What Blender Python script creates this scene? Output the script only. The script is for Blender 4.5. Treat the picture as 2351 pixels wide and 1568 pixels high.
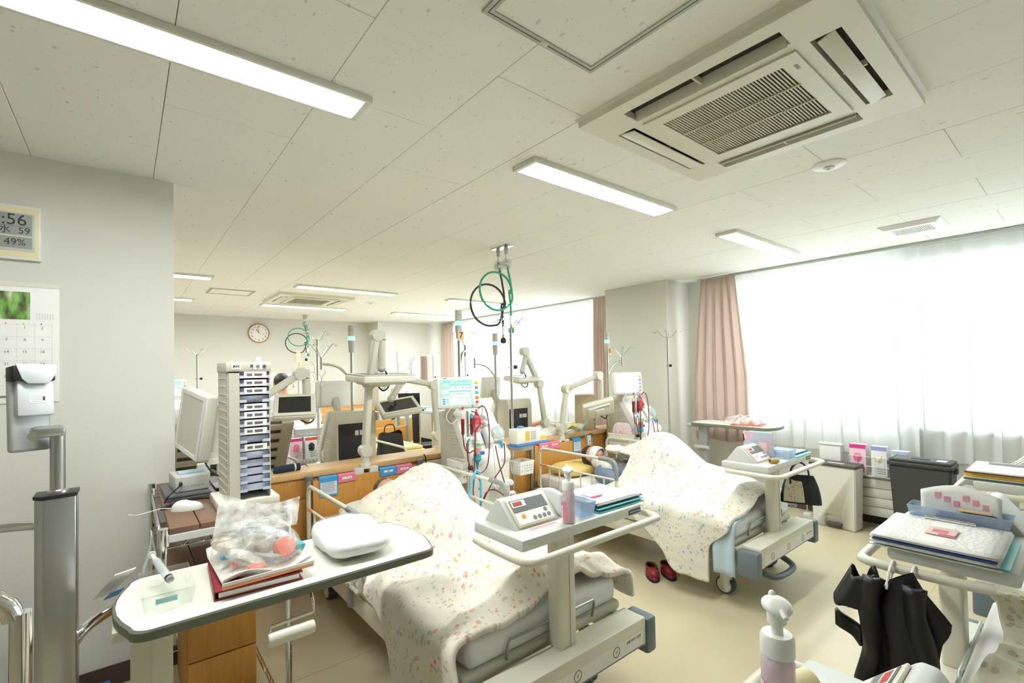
import bpy, bmesh, math, random
from mathutils import Vector as V, Matrix, Euler, noise as mn
random.seed(7)
PI = math.pi
sc = bpy.context.scene
C = sc.collection
for o in list(bpy.data.objects): bpy.data.objects.remove(o)

# ------------------------------------------------------------------ camera
HC = 2.56                                   # ceiling height
yaw, pit, rol = .6845, .0190, -.0196
fw = V((math.sin(yaw)*math.cos(pit), math.cos(yaw)*math.cos(pit), math.sin(pit)))
rt = V((math.cos(yaw), -math.sin(yaw), 0)); up = rt.cross(fw)
r2 = rt*math.cos(rol)+up*math.sin(rol); u2 = -rt*math.sin(rol)+up*math.cos(rol)
cd = bpy.data.cameras.new('camera'); cam = bpy.data.objects.new('camera', cd); C.objects.link(cam)
cd.sensor_width = 36; cd.lens = 36*1090.3/2351; cd.shift_y = 43.7/2351; cd.clip_start = .02
cam.matrix_world = Matrix(((r2.x, u2.x, -fw.x, 0), (r2.y, u2.y, -fw.y, 0), (r2.z, u2.z, -fw.z, 1.52), (0, 0, 0, 1)))
sc.camera = cam
# ------------------------------------------------------------------ world (overcast sky seen through the windows), exposure
wd = bpy.data.worlds.new('overcast_sky'); sc.world = wd; wd.use_nodes = True
bg = wd.node_tree.nodes['Background']; bg.inputs[0].default_value = (.91, .965, 1, 1); bg.inputs[1].default_value = 3.2
LAMP = 25.0                                  # emission of the ceiling lamp panels
sc.view_settings.view_transform = 'Standard'; sc.view_settings.look = 'None'
sc.view_settings.gamma = 1; sc.view_settings.use_curve_mapping = False
sc.view_settings.exposure = 1.38

# ------------------------------------------------------------------ materials
def lin(c):
    return tuple((x/12.92 if x <= .04045 else ((x+.055)/1.055)**2.4) for x in c)
def L4(c):
    if max(c) > 1: c = tuple(x/255 for x in c)
    return (*lin(c), 1)
MATS = {}
def nt(m): return m.node_tree
def M(key, rgb=None, rough=.5, metal=0, var=.04, vs=12, bump=0, bs=150, emit=0, alpha=1, trans=0, coat=0, emc=None, spec=.5):
    if key in MATS: return MATS[key]
    m = bpy.data.materials.new(key); m.use_nodes = True; MATS[key] = m
    N = nt(m).nodes; L = nt(m).links; p = N['Principled BSDF']
    c = L4(rgb)
    p.inputs['Roughness'].default_value = rough; p.inputs['Metallic'].default_value = metal
    p.inputs['Specular IOR Level'].default_value = spec
    tc = N.new('ShaderNodeTexCoord')
    if var:
        n = N.new('ShaderNodeTexNoise'); n.inputs['Scale'].default_value = vs; n.inputs['Detail'].default_value = 3
        L.new(tc.outputs['Object'], n.inputs['Vector'])
        mx = N.new('ShaderNodeMix'); mx.data_type = 'RGBA'
        mx.inputs[6].default_value = tuple(x*(1-var) for x in c[:3])+(1,)
        mx.inputs[7].default_value = tuple(min(1, x*(1+var)) for x in c[:3])+(1,)
        L.new(n.outputs['Fac'], mx.inputs[0]); L.new(mx.outputs[2], p.inputs['Base Color'])
    else: p.inputs['Base Color'].default_value = c
    if bump:
        n2 = N.new('ShaderNodeTexNoise'); n2.inputs['Scale'].default_value = bs; n2.inputs['Detail'].default_value = 2
        L.new(tc.outputs['Object'], n2.inputs['Vector'])
        b = N.new('ShaderNodeBump'); b.inputs['Strength'].default_value = bump; b.inputs['Distance'].default_value = .004
        L.new(n2.outputs['Fac'], b.inputs['Height']); L.new(b.outputs[0], p.inputs['Normal'])
    if emit:
        p.inputs['Emission Color'].default_value = L4(emc or rgb); p.inputs['Emission Strength'].default_value = emit
    if alpha < 1: p.inputs['Alpha'].default_value = alpha
    if trans: p.inputs['Transmission Weight'].default_value = trans
    if coat: p.inputs['Coat Weight'].default_value = coat
    return m
def wood(key, a, b, axis=(1, 1, 14), rough=.45, scale=6):
    if key in MATS: return MATS[key]
    m = bpy.data.materials.new(key); m.use_nodes = True; MATS[key] = m
    N = nt(m).nodes; L = nt(m).links; p = N['Principled BSDF']; p.inputs['Roughness'].default_value = rough
    tc = N.new('ShaderNodeTexCoord'); mp = N.new('ShaderNodeMapping'); mp.inputs['Scale'].default_value = axis
    L.new(tc.outputs['Object'], mp.inputs[0])
    n = N.new('ShaderNodeTexNoise'); n.inputs['Scale'].default_value = scale; n.inputs['Detail'].default_value = 5; n.inputs['Distortion'].default_value = .5
    L.new(mp.outputs[0], n.inputs['Vector'])
    r = N.new('ShaderNodeValToRGB'); r.color_ramp.elements[0].color = L4(a); r.color_ramp.elements[1].color = L4(b)
    r.color_ramp.elements[0].position = .3; r.color_ramp.elements[1].position = .7
    L.new(n.outputs['Fac'], r.inputs[0]); L.new(r.outputs[0], p.inputs['Base Color'])
    return m
def see(key, rgb, alpha, rough=.15, var=False):
    """clear plastic or glass film: mostly transparent with a glossy skin"""
    if key in MATS: return MATS[key]
    m = bpy.data.materials.new(key); m.use_nodes = True; MATS[key] = m
    N = nt(m).nodes; L = nt(m).links; N.remove(N['Principled BSDF'])
    t = N.new('ShaderNodeBsdfTransparent'); t.inputs[0].default_value = L4(rgb)
    d = N.new('ShaderNodeBsdfPrincipled'); d.inputs['Base Color'].default_value = L4(rgb); d.inputs['Roughness'].default_value = rough
    x = N.new('ShaderNodeMixShader'); x.inputs[0].default_value = alpha
    if var:
        tc = N.new('ShaderNodeTexCoord'); n = N.new('ShaderNodeTexNoise'); n.inputs['Scale'].default_value = 25
        L.new(tc.outputs['Object'], n.inputs['Vector'])
        r = N.new('ShaderNodeMapRange'); r.inputs[1].default_value = .35; r.inputs[2].default_value = .7
        r.inputs[3].default_value = alpha*.4; r.inputs[4].default_value = min(1, alpha*1.8)
        L.new(n.outputs['Fac'], r.inputs[0]); L.new(r.outputs[0], x.inputs[0])
    L.new(t.outputs[0], x.inputs[1]); L.new(d.outputs[0], x.inputs[2]); L.new(x.outputs[0], N['Material Output'].inputs[0])
    return m
def floral(key, base, cols, stripe, scale=15, uvs=1.0, dens=.3, sstr=.35):
    m = bpy.data.materials.new(key); m.use_nodes = True; MATS[key] = m
    N = nt(m).nodes; L = nt(m).links; p = N['Principled BSDF']; p.inputs['Roughness'].default_value = .9; p.inputs['Specular IOR Level'].default_value = .1
    p.inputs['Sheen Weight'].default_value = .15
    uv = N.new('ShaderNodeUVMap'); uv.uv_map = 'UVMap'
    def math_(op, a, b=None, c=None):
        n = N.new('ShaderNodeMath'); n.operation = op
        for i, x in enumerate((a, b, c)):
            if x is None: continue
            if hasattr(x, 'links'): L.new(x, n.inputs[i])
            else: n.inputs[i].default_value = x
        return n.outputs[0]
    def mix(f, a, b):
        n = N.new('ShaderNodeMix'); n.data_type = 'RGBA'; L.new(f, n.inputs[0])
        for i, x in ((6, a), (7, b)):
            if hasattr(x, 'links'): L.new(x, n.inputs[i])
            else: n.inputs[i].default_value = L4(x)
        return n.outputs[2]
    big = N.new('ShaderNodeTexVoronoi'); big.inputs['Scale'].default_value = scale; big.inputs['Randomness'].default_value = .75
    L.new(uv.outputs[0], big.inputs['Vector'])
    sm = N.new('ShaderNodeTexVoronoi'); sm.inputs['Scale'].default_value = scale*3.7; L.new(uv.outputs[0], sm.inputs['Vector'])
    sep = N.new('ShaderNodeSeparateColor'); L.new(sm.outputs['Color'], sep.inputs[0])
    sepb = N.new('ShaderNodeSeparateColor'); L.new(big.outputs['Color'], sepb.inputs[0])
    near = math_('LESS_THAN', big.outputs['Distance'], dens)
    near2 = math_('LESS_THAN', big.outputs['Distance'], dens*1.55)
    petal = math_('LESS_THAN', sm.outputs['Distance'], .42)
    r = N.new('ShaderNodeValToRGB'); r.color_ramp.interpolation = 'CONSTANT'
    while len(r.color_ramp.elements) < len(cols): r.color_ramp.elements.new(.5)
    for i, c in enumerate(cols):
        r.color_ramp.elements[i].position = i/len(cols); r.color_ramp.elements[i].color = L4(c)
    L.new(math_('FRACT', math_('ADD', sepb.outputs[0], math_('MULTIPLY', sep.outputs[0], .35))), r.inputs[0])
    leaf = math_('MULTIPLY', math_('MULTIPLY', near2, petal), math_('GREATER_THAN', sep.outputs[1], .62))
    flo = math_('MULTIPLY', math_('MULTIPLY', near, petal), math_('GREATER_THAN', sep.outputs[2], .3))
    su = N.new('ShaderNodeSeparateXYZ'); L.new(uv.outputs[0], su.inputs[0])
    st = math_('LESS_THAN', math_('FRACT', math_('MULTIPLY', su.outputs[0], 11.0)), .035)
    st2 = math_('LESS_THAN', math_('FRACT', math_('ADD', math_('MULTIPLY', su.outputs[0], 11.0), .1)), .02)
    c0 = mix(math_('MULTIPLY', math_('MAXIMUM', st, st2), sstr), base, stripe)
    c1 = mix(math_('MULTIPLY', leaf, .42), c0, (150, 165, 120))
    c2 = mix(math_('MULTIPLY', flo, .85), c1, r.outputs[0])
    L.new(c2, p.inputs['Base Color'])
    n = N.new('ShaderNodeTexNoise'); n.inputs['Scale'].default_value = 9; n.inputs['Detail'].default_value = 4; L.new(uv.outputs[0], n.inputs['Vector'])
    b = N.new('ShaderNodeBump'); b.inputs['Strength'].default_value = .35; b.inputs['Distance'].default_value = .03
    L.new(n.outputs['Fac'], b.inputs['Height']); L.new(b.outputs[0], p.inputs['Normal'])
    return m

# ------------------------------------------------------------------ mesh builder
def crom(pts, k, closed=False):
    pts = [V(p) for p in pts]; n = len(pts); out = []
    rng = n if closed else n-1
    for i in range(rng):
        g = lambda j: pts[j % n] if closed else pts[max(0, min(n-1, j))]
        p0, p1, p2, p3 = g(i-1), g(i), g(i+1), g(i+2)
        for s in range(k):
            t = s/k
            out.append(.5*((2*p1)+(p2-p0)*t+(2*p0-5*p1+4*p2-p3)*t*t+(3*p1-p0-3*p2+p3)*t**3))
    if not closed: out.append(pts[-1])
    return out
class B:
    def __init__(s): s.bm = bmesh.new()
    def box(s, c, d, bev=0, rot=(0, 0, 0), seg=2):
        mt = Matrix.Translation(c) @ Euler(rot).to_matrix().to_4x4() @ Matrix.Diagonal((*d, 1))
        vs = bmesh.ops.create_cube(s.bm, size=1, matrix=mt)['verts']
        if bev:
            es = list({e for v in vs for e in v.link_edges})
            bmesh.ops.bevel(s.bm, geom=es, offset=min(bev, min(d)*.49), segments=seg, affect='EDGES', profile=.5)
        return s
    def bb(s, x0, x1, y0, y1, z0, z1, bev=0, seg=2):
        return s.box(((x0+x1)/2, (y0+y1)/2, (z0+z1)/2), (x1-x0, y1-y0, z1-z0), bev, seg=seg)
    def cyl(s, p, q, r, r2=None, n=12):
        p, q = V(p), V(q); d = q-p
        mt = Matrix.Translation((p+q)/2) @ d.to_track_quat('Z', 'Y').to_matrix().to_4x4()
        bmesh.ops.create_cone(s.bm, cap_ends=True, segments=n, radius1=r, radius2=r if r2 is None else r2, depth=d.length, matrix=mt)
        return s
    def sph(s, c, r, d=(1, 1, 1), rot=(0, 0, 0), n=12):
        mt = Matrix.Translation(c) @ Euler(rot).to_matrix().to_4x4() @ Matrix.Diagonal((r*d[0], r*d[1], r*d[2], 1))
        bmesh.ops.create_uvsphere(s.bm, u_segments=n, v_segments=max(6, n*2//3), radius=1, matrix=mt); return s
    def tube(s, pts, r, n=8, closed=False, sm=0):
        pts = crom(pts, sm, closed) if sm else [V(p) for p in pts]
        m = len(pts); rings = []; up_ = None
        for i, p in enumerate(pts):
            a = pts[(i-1) % m] if (closed or i) else p; b = pts[(i+1) % m] if (closed or i < m-1) else p
            t = (b-a).normalized()
            if up_ is None: up_ = t.orthogonal().normalized()
            up_ = (up_-t*up_.dot(t)); up_ = up_.normalized() if up_.length > 1e-6 else t.orthogonal().normalized()
            w = t.cross(up_); rr = r[i] if isinstance(r, (list, tuple)) else r
            rings.append([s.bm.verts.new(p+up_*math.cos(2*PI*k/n)*rr+w*math.sin(2*PI*k/n)*rr) for k in range(n)])
        for i in range(m if closed else m-1):
            A, Bq = rings[i], rings[(i+1) % m]
            for k in range(n): s.bm.faces.new((A[k], A[(k+1) % n], Bq[(k+1) % n], Bq[k]))
        if not closed: s.bm.faces.new(rings[0][::-1]); s.bm.faces.new(rings[-1])
        return s
    def lathe(s, c, prof, n=20, mat=None, sq=(1, 1), cap=True):
        c = V(c); rings = []
        f = (lambda v: c+(mat @ v)) if mat else (lambda v: c+v)
        for r, z in prof:
            rings.append([s.bm.verts.new(f(V((r*math.cos(2*PI*k/n)*sq[0], r*math.sin(2*PI*k/n)*sq[1], z)))) for k in range(n)])
        for a, b in zip(rings, rings[1:]):
            for k in range(n): s.bm.faces.new((a[k], a[(k+1) % n], b[(k+1) % n], b[k]))
        if cap and prof[0][0] > 1e-5: s.bm.faces.new(rings[0][::-1])
        if cap and prof[-1][0] > 1e-5: s.bm.faces.new(rings[-1])
        return s
    def prism(s, poly, ax, lo, hi, bev=0):
        mk = {'x': lambda p, t: (t, p[0], p[1]), 'y': lambda p, t: (p[0], t, p[1]), 'z': lambda p, t: (p[0], p[1], t)}[ax]
        a = [s.bm.verts.new(mk(p, lo)) for p in poly]; b = [s.bm.verts.new(mk(p, hi)) for p in poly]; n = len(poly)
        fs = [s.bm.faces.new(a), s.bm.faces.new(b[::-1])]
        for i in range(n): fs.append(s.bm.faces.new((a[i], b[i], b[(i+1) % n], a[(i+1) % n])))
        bmesh.ops.recalc_face_normals(s.bm, faces=fs)
        if bev:
            es = list({e for f in fs for e in f.edges})
            bmesh.ops.bevel(s.bm, geom=es, offset=bev, segments=2, affect='EDGES', profile=.5)
        return s
    def grid(s, fn, nu, nv, uv=None):
        vs = [[s.bm.verts.new(fn(i/nu, j/nv)) for i in range(nu+1)] for j in range(nv+1)]
        ul = s.bm.loops.layers.uv.get('UVMap') or (s.bm.loops.layers.uv.new('UVMap') if uv else None)
        for j in range(nv):
            for i in range(nu):
                f = s.bm.faces.new((vs[j][i], vs[j][i+1], vs[j+1][i+1], vs[j+1][i]))
                if uv:
                    for lp, (a, b) in zip(f.loops, ((i, j), (i+1, j), (i+1, j+1), (i, j+1))):
                        lp[ul].uv = uv(a/nu, b/nv)
        return s
    def plate(s, xs, ys, solid, z0, z1):
        nx, ny = len(xs)-1, len(ys)-1; vd = {}
        def v(i, j, z):
            k = (i, j, z)
            if k not in vd: vd[k] = s.bm.verts.new((xs[i], ys[j], z))
            return vd[k]
        ok = lambda i, j: 0 <= i < nx and 0 <= j < ny and solid((xs[i]+xs[i+1])/2, (ys[j]+ys[j+1])/2)
        for i in range(nx):
            for j in range(ny):
                if not ok(i, j): continue
                for z in (z0, z1): s.bm.faces.new((v(i, j, z), v(i+1, j, z), v(i+1, j+1, z), v(i, j+1, z)))
                for di, dj, a, b in ((-1, 0, (i, j), (i, j+1)), (1, 0, (i+1, j), (i+1, j+1)), (0, -1, (i, j), (i+1, j)), (0, 1, (i, j+1), (i+1, j+1))):
                    if not ok(i+di, j+dj): s.bm.faces.new((v(*a, z0), v(*b, z0), v(*b, z1), v(*a, z1)))
        return s
    def ring(s, x0, x1, y0, y1, w, z0, z1):
        return s.plate([x0, x0+w, x1-w, x1], [y0, y0+w, y1-w, y1], lambda x, y: not (x0+w < x < x1-w and y0+w < y < y1-w), z0, z1)
    def holed(s, a, b, A, Bb, uc, vc, hu, hv, th):
        """panel a-b-Bb-A of thickness th with real rectangular holes at uc x vc"""
        us = sorted({0, 1}|{c+k*hu for c in uc for k in (-1, 1)}); vs = sorted({0, 1}|{c+k*hv for c in vc for k in (-1, 1)})
        s.plate(us, vs, lambda u, v: not (any(abs(u-c) < hu for c in uc) and any(abs(v-c) < hv for c in vc)), 0, th)
        n = (V(b)-V(a)).cross(V(A)-V(a)).normalized()
        for q in s.bm.verts:
            u, v, z = q.co; q.co = V(a).lerp(V(b), u).lerp(V(A).lerp(V(Bb), u), v)+n*z
        return s
    def quad(s, *p): s.bm.faces.new([s.bm.verts.new(q) for q in p]); return s
    def xf(s, mat): bmesh.ops.transform(s.bm, matrix=mat, verts=s.bm.verts); return s
    def obj(s, name, mat, par=None, smooth=40, thick=0, loc=None, rot=None):
        bmesh.ops.recalc_face_normals(s.bm, faces=s.bm.faces)
        me = bpy.data.meshes.new(name); s.bm.to_mesh(me); s.bm.free()
        me.materials.append(mat)
        if smooth:
            me.shade_smooth(); me.set_sharp_from_angle(angle=math.radians(smooth))
        o = bpy.data.objects.new(name, me); C.objects.link(o)
        if par: o.parent = par
        if loc: o.location = loc
        if rot: o.rotation_euler = rot
        if thick:
            md = o.modifiers.new('thickness', 'SOLIDIFY'); md.thickness = thick; md.offset = 0
        return o
def tag(o, label, cat, group=None):
    o['label'] = label; o['category'] = cat
    if group: o['group'] = group
    return o
def T(name, label, cat, loc=(0, 0, 0), rz=0, group=None):
    o = bpy.data.objects.new(name, None); o.empty_display_size = .05; C.objects.link(o)
    o.location = loc; o.rotation_euler = (0, 0, rz)
    return tag(o, label, cat, group)
def struct(o): o['kind'] = 'structure'; return o
def dup(root, loc, rz=None, label=None, group=None):
    r = root.copy(); C.objects.link(r); r.location = loc
    if rz is not None: r.rotation_euler = (0, 0, rz)
    if label: r['label'] = label
    if group: r['group'] = group
    for ch in list(root.children):
        c = ch.copy(); C.objects.link(c); c.parent = r
        for g in list(ch.children):
            d = g.copy(); C.objects.link(d); d.parent = c
    return r
def txt(body, size, loc, rot, mat, par, name='lettering', ext=.0004, align='CENTER', sx=1):
    cu = bpy.data.curves.new('t', 'FONT'); cu.body = body; cu.size = size; cu.align_x = align; cu.align_y = 'CENTER'; cu.extrude = ext
    cu.resolution_u = 3
    o = bpy.data.objects.new('t', cu); C.objects.link(o)
    dg = bpy.context.evaluated_depsgraph_get(); dg.update()
    me = bpy.data.meshes.new_from_object(o.evaluated_get(dg)); bpy.data.objects.remove(o)
    me.materials.clear(); me.materials.append(mat)
    q = bpy.data.objects.new(name, me); C.objects.link(q); q.location = loc
    q.rotation_euler = rot; q.scale = (sx, 1, 1)
    if par: q.parent = par
    return q
def blob(name, prims, mat, par, vox=.012, sm=4):
    """one continuous surface from capsules (p,q,r1,r2) and ellipsoids (c,(rx,ry,rz),rot)"""
    b = B()
    for pr in prims:
        if len(pr) == 4 and not isinstance(pr[1], float):
            p, q, a, c = pr; p, q = V(p), V(q)
            b.sph(p, a); b.sph(q, c)
            if (q-p).length > 1e-4: b.cyl(p, q, a, c, 14)
        else: b.sph(pr[0], 1, pr[1], pr[2] if len(pr) > 2 else (0, 0, 0), 18)
    o = b.obj(name, mat)
    md = o.modifiers.new('r', 'REMESH'); md.mode = 'VOXEL'; md.voxel_size = vox; md.use_smooth_shade = True
    s = o.modifiers.new('s', 'SMOOTH'); s.iterations = sm; s.factor = .5
    dg = bpy.context.evaluated_depsgraph_get(); dg.update()
    me = bpy.data.meshes.new_from_object(o.evaluated_get(dg)); bpy.data.objects.remove(o)
    me.shade_smooth(); me.materials.clear(); me.materials.append(mat)
    q = bpy.data.objects.new(name, me); C.objects.link(q)
    if par: q.parent = par
    return q

# common materials
WHITE = M('white_plastic', (238, 238, 232), .4)
CREAM = M('cream_enamel', (224, 221, 203), .35)
IVORY = M('ivory_plastic', (228, 226, 212), .42)
GREYW = M('light_grey_plastic', (208, 210, 203), .45)
GREY = M('grey_plastic', (150, 152, 150), .45)
BLUEG = M('blue_grey_rubber', (112, 124, 132), .5)
DARK = M('black_plastic', (28, 28, 30), .4)
STEEL = M('stainless_steel', (205, 205, 200), .18, 1)
CHROME = M('chrome', (225, 225, 225), .08, 1)
ALU = M('brushed_aluminium', (190, 192, 192), .3, 1)
ORANGE = wood('orange_beech_laminate', (197, 139, 62), (209, 154, 76), (14, 1, 1))
WOODV = wood('beech_laminate_upright', (186, 130, 60), (198, 144, 72), (14, 14, 1))
WOODT = wood('beech_counter_top', (214, 172, 118), (222, 184, 134), (1, 14, 14))
BROWN = wood('walnut_laminate', (112, 82, 62), (134, 102, 78), (1, 14, 1))
SHEET = M('white_bed_sheet', (240, 240, 238), .9, 0, .02, 8, .15, 60, spec=.1)
PAPER = M('white_paper', (246, 245, 240), .8, spec=.2)
PINKP = M('pink_plastic', (238, 128, 158), .4)
BLUEP = M('blue_plastic', (74, 158, 216), .4)
INK = M('dark_ink', (60, 60, 62), .7)
LGT = M('pale_ink', (150, 150, 150), .7)
BLOOD = M('blood_line', (120, 26, 34), .25)
CLEAR = see('clear_tube', (245, 245, 240), .45, .1)
SKIN = M('skin', (208, 158, 124), .55, 0, .06, 20)
HAIR = M('dark_hair', (38, 32, 30), .5, 0, .3, 60, .5, 90)
# ================================================================== the room
WALL = M('ivory_wallpaper', (224, 223, 213), .85, 0, .015, 3, .25, 260, spec=.2)
def vinyl():
    m = M('beige_vinyl_floor', (204, 192, 160), .3, 0, .04, 5, .03, 30)
    m.node_tree.nodes['Principled BSDF'].inputs['Specular IOR Level'].default_value = .55
    return m
X0, X1, Y0, Y1 = -3.0, 5.5, -3.0, 9.66
fl = struct(B().bb(X0-.15, X1+.15, Y0-.15, Y1+.15, -.1, 0).obj('floor', vinyl()))
SEAM = M('floor_weld_seam', (182, 168, 134), .4)
for y in (.72, 2.54, 4.36, 6.2): B().bb(X0, X1, y-.002, y+.002, 0, .0006).obj('weld_seam', SEAM, fl)
ceil = struct(B().bb(X0-.15, X1+.15, Y0-.15, Y1+.15, HC+.014, HC+.12).obj('ceiling', M('ceiling_board', (196, 196, 184), .9)))
def tile_mat():
    m = M('rock_wool_ceiling_tile', (244, 244, 236), .95, 0, .012, 1.5, spec=.1)
    N = nt(m).nodes; L = nt(m).links; p = N['Principled BSDF']
    g = N.new('ShaderNodeNewGeometry'); mp = N.new('ShaderNodeMapping'); mp.inputs['Scale'].default_value = (1, .55, 1)
    L.new(g.outputs['Position'], mp.inputs[0])
    v = N.new('ShaderNodeTexVoronoi'); v.inputs['Scale'].default_value = 32; L.new(mp.outputs[0], v.inputs['Vector'])
    v2 = N.new('ShaderNodeTexVoronoi'); v2.inputs['Scale'].default_value = 90; L.new(mp.outputs[0], v2.inputs['Vector'])
    n = N.new('ShaderNodeTexNoise'); n.inputs['Scale'].default_value = 60; L.new(mp.outputs[0], n.inputs['Vector'])
    s = N.new('ShaderNodeSeparateColor'); L.new(v.outputs['Color'], s.inputs[0])
    s2 = N.new('ShaderNodeSeparateColor'); L.new(v2.outputs['Color'], s2.inputs[0])
    def mm(op, a, b):
        q = N.new('ShaderNodeMath'); q.operation = op
        for i, x in enumerate((a, b)):
            if hasattr(x, 'links'): L.new(x, q.inputs[i])
            else: q.inputs[i].default_value = x
        return q.outputs[0]
    wob = mm('ADD', v.outputs['Distance'], mm('MULTIPLY', mm('SUBTRACT', n.outputs['Fac'], .5), .5))
    pit = mm('MULTIPLY', mm('LESS_THAN', wob, mm('MULTIPLY', s.outputs[1], .2)), mm('GREATER_THAN', s.outputs[0], .6))
    pit2 = mm('MULTIPLY', mm('LESS_THAN', v2.outputs['Distance'], .22), mm('GREATER_THAN', s2.outputs[0], .8))
    pp = mm('MAXIMUM', pit, mm('MULTIPLY', pit2, .6))
    mx = N.new('ShaderNodeMix'); mx.data_type = 'RGBA'; src = p.inputs['Base Color'].links[0].from_socket
    L.new(mm('MULTIPLY', pp, .3), mx.inputs[0]); L.new(src, mx.inputs[6]); mx.inputs[7].default_value = L4((130, 130, 118)); L.new(mx.outputs[2], p.inputs['Base Color'])  # pits tinted darker, the shade inside them put into the tile colour
    b = N.new('ShaderNodeBump'); b.inputs['Strength'].default_value = .5; b.inputs['Distance'].default_value = .003; b.invert = True
    L.new(pp, b.inputs['Height']); L.new(b.outputs[0], p.inputs['Normal'])
    return m
TM = tile_mat(); tw, tl, gp = .455, .91, .0009
t0 = None; k = 0
for i in range(-7, 13):
    x = .12+tw*i
    if x > X1 or x+tw < X0: continue
    off = 2.673 if i % 2 else 2.218
    j0 = int(math.floor((Y0-off)/tl))
    for j in range(j0, 9):
        y = off+tl*j
        if y > Y1: break
        if t0 is None:
            t0 = B().box((0, 0, 0), (tw-2*gp, tl-2*gp, .014), .0015, seg=1).obj('ceiling_tile', TM, ceil, 0); o = t0
        else:
            o = t0.copy(); C.objects.link(o)
        o.location = (x+tw/2, y+tl/2, HC+.007+(.0004*((i*7+j*3) % 3-1)))
# walls
wl = struct(B().bb(X0, .207, 3.107, 3.33, 0, HC).obj('wall_left', WALL))
struct(B().bb(X0-.15, X1+.15, Y1, Y1+.15, 0, HC).obj('wall_back', WALL))
struct(B().bb(3.99, X1, 9.18, Y1, 0, HC).obj('wall_back_projection', WALL))
struct(B().bb(X0-.15, X0, Y0, Y1, 0, HC).obj('wall_west', WALL))
struct(B().bb(X0-.15, X1+.15, Y0-.15, Y0, 0, HC).obj('wall_front', WALL))
struct(B().bb(5.02, X1, 3.21, 4.14, 0, HC).obj('wall_pillar', WALL))
SILL, HEAD = .93, 2.41
w = B()
for y0, y1 in ((Y0, -2.3), (2.72, 4.35), (8.85, Y1)): w.bb(X1, X1+.15, y0, y1, 0, HC)
for y0, y1 in ((-2.3, 2.72), (4.35, 8.85)): w.bb(X1, X1+.15, y0, y1, 0, SILL-.0001).bb(X1, X1+.15, y0, y1, HEAD, HC)
struct(w.obj('wall_right', WALL))
BASE = M('brown_baseboard', (84, 66, 58), .5)
struct(B().bb(X0, .215, 3.099, 3.107, 0, .1).bb(.207, .215, 3.107, 3.33, 0, .1).obj('baseboard_left', BASE))
struct(B().bb(X1-.01, X1, Y0, 3.21, 0, .1).bb(5.01, 5.02, 3.2, 4.14, 0, .1).bb(5.01, X1, 3.2, 3.21, 0, .1).obj('baseboard_right', BASE))
struct(B().bb(X0, 3.99, Y1-.01, Y1, 0, .1).obj('baseboard_back', BASE))
JO = M('wall_joint_line', (216, 215, 205), .8)  # joint lines slightly darker than the wall
for x in (3.05,): struct(B().bb(x-.002, x+.002, Y1-.002, Y1, .1, HC).obj('trim_1', JO))
for i, y in enumerate((2.66, 2.31)): struct(B().bb(X1-.002, X1, y-.002, y+.002, .1, SILL).obj('trim_%d' % (i+2), JO))
GLASS = see('window_glass', (250, 252, 252), .06, .02)
FR = M('white_window_frame', (214, 218, 218), .4)
def window(n, y0, y1, ms):
    f = B().ring(SILL, HEAD, y0, y1, .05, X1+.02, X1+.12).xf(Matrix(((0, 0, 1, 0), (0, 1, 0, 0), (1, 0, 0, 0), (0, 0, 0, 1))))
    fo = struct(f.obj('window_%d' % n, FR))
    ys = [y0+.05]+ms+[y1-.05]
    for m in ms: B().bb(X1+.03, X1+.11, m-.035, m+.035, SILL+.05, HEAD-.05).obj('mullion', FR, fo)
    for a, b in zip(ys, ys[1:]): B().bb(X1+.065, X1+.07, a, b, SILL+.05, HEAD-.05).obj('pane', GLASS, fo)
    B().bb(X1-.03, X1+.02, y0-.03, y1+.03, SILL-.03, SILL, .004).obj('window_sill', FR, fo)
window(1, -2.3, 2.72, [-1.5, -.65, .2, 1.0, 1.82])
window(2, 4.35, 8.85, [5.25, 6.15, 7.05, 7.95])
# curtain tracks
TRK = M('curtain_track', (196, 200, 198), .4)
for n, (a, b) in enumerate(((Y0, 3.0), (4.2, 9.1))):
    struct(B().bb(5.355, 5.385, a, b, HC-.022, HC-.002).obj('trim_%d' % (n+5), TRK))
# sheer curtains
def sheer_mat():
    m = bpy.data.materials.new('white_voile'); m.use_nodes = True
    N = nt(m).nodes; L = nt(m).links; N.remove(N['Principled BSDF'])
    t = N.new('ShaderNodeBsdfTransparent'); t.inputs[0].default_value = (1, 1, 1, 1)
    tr = N.new('ShaderNodeBsdfTranslucent'); tr.inputs[0].default_value = L4((244, 247, 246))
    d = N.new('ShaderNodeBsdfDiffuse'); d.inputs[0].default_value = L4((242, 244, 242))
    a = N.new('ShaderNodeMixShader'); a.inputs[0].default_value = .6; L.new(tr.outputs[0], a.inputs[1]); L.new(d.outputs[0], a.inputs[2])
    tc = N.new('ShaderNodeTexCoord'); wv = N.new('ShaderNodeTexNoise'); wv.inputs['Scale'].default_value = 500
    L.new(tc.outputs['Object'], wv.inputs['Vector'])
    r = N.new('ShaderNodeMapRange'); r.inputs[3].default_value = .88; r.inputs[4].default_value = .98; L.new(wv.outputs['Fac'], r.inputs[0])
    x = N.new('ShaderNodeMixShader'); L.new(r.outputs[0], x.inputs[0]); L.new(t.outputs[0], x.inputs[1]); L.new(a.outputs[0], x.inputs[2])
    L.new(x.outputs[0], N['Material Output'].inputs[0]); return m
SHEER = sheer_mat()
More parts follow.
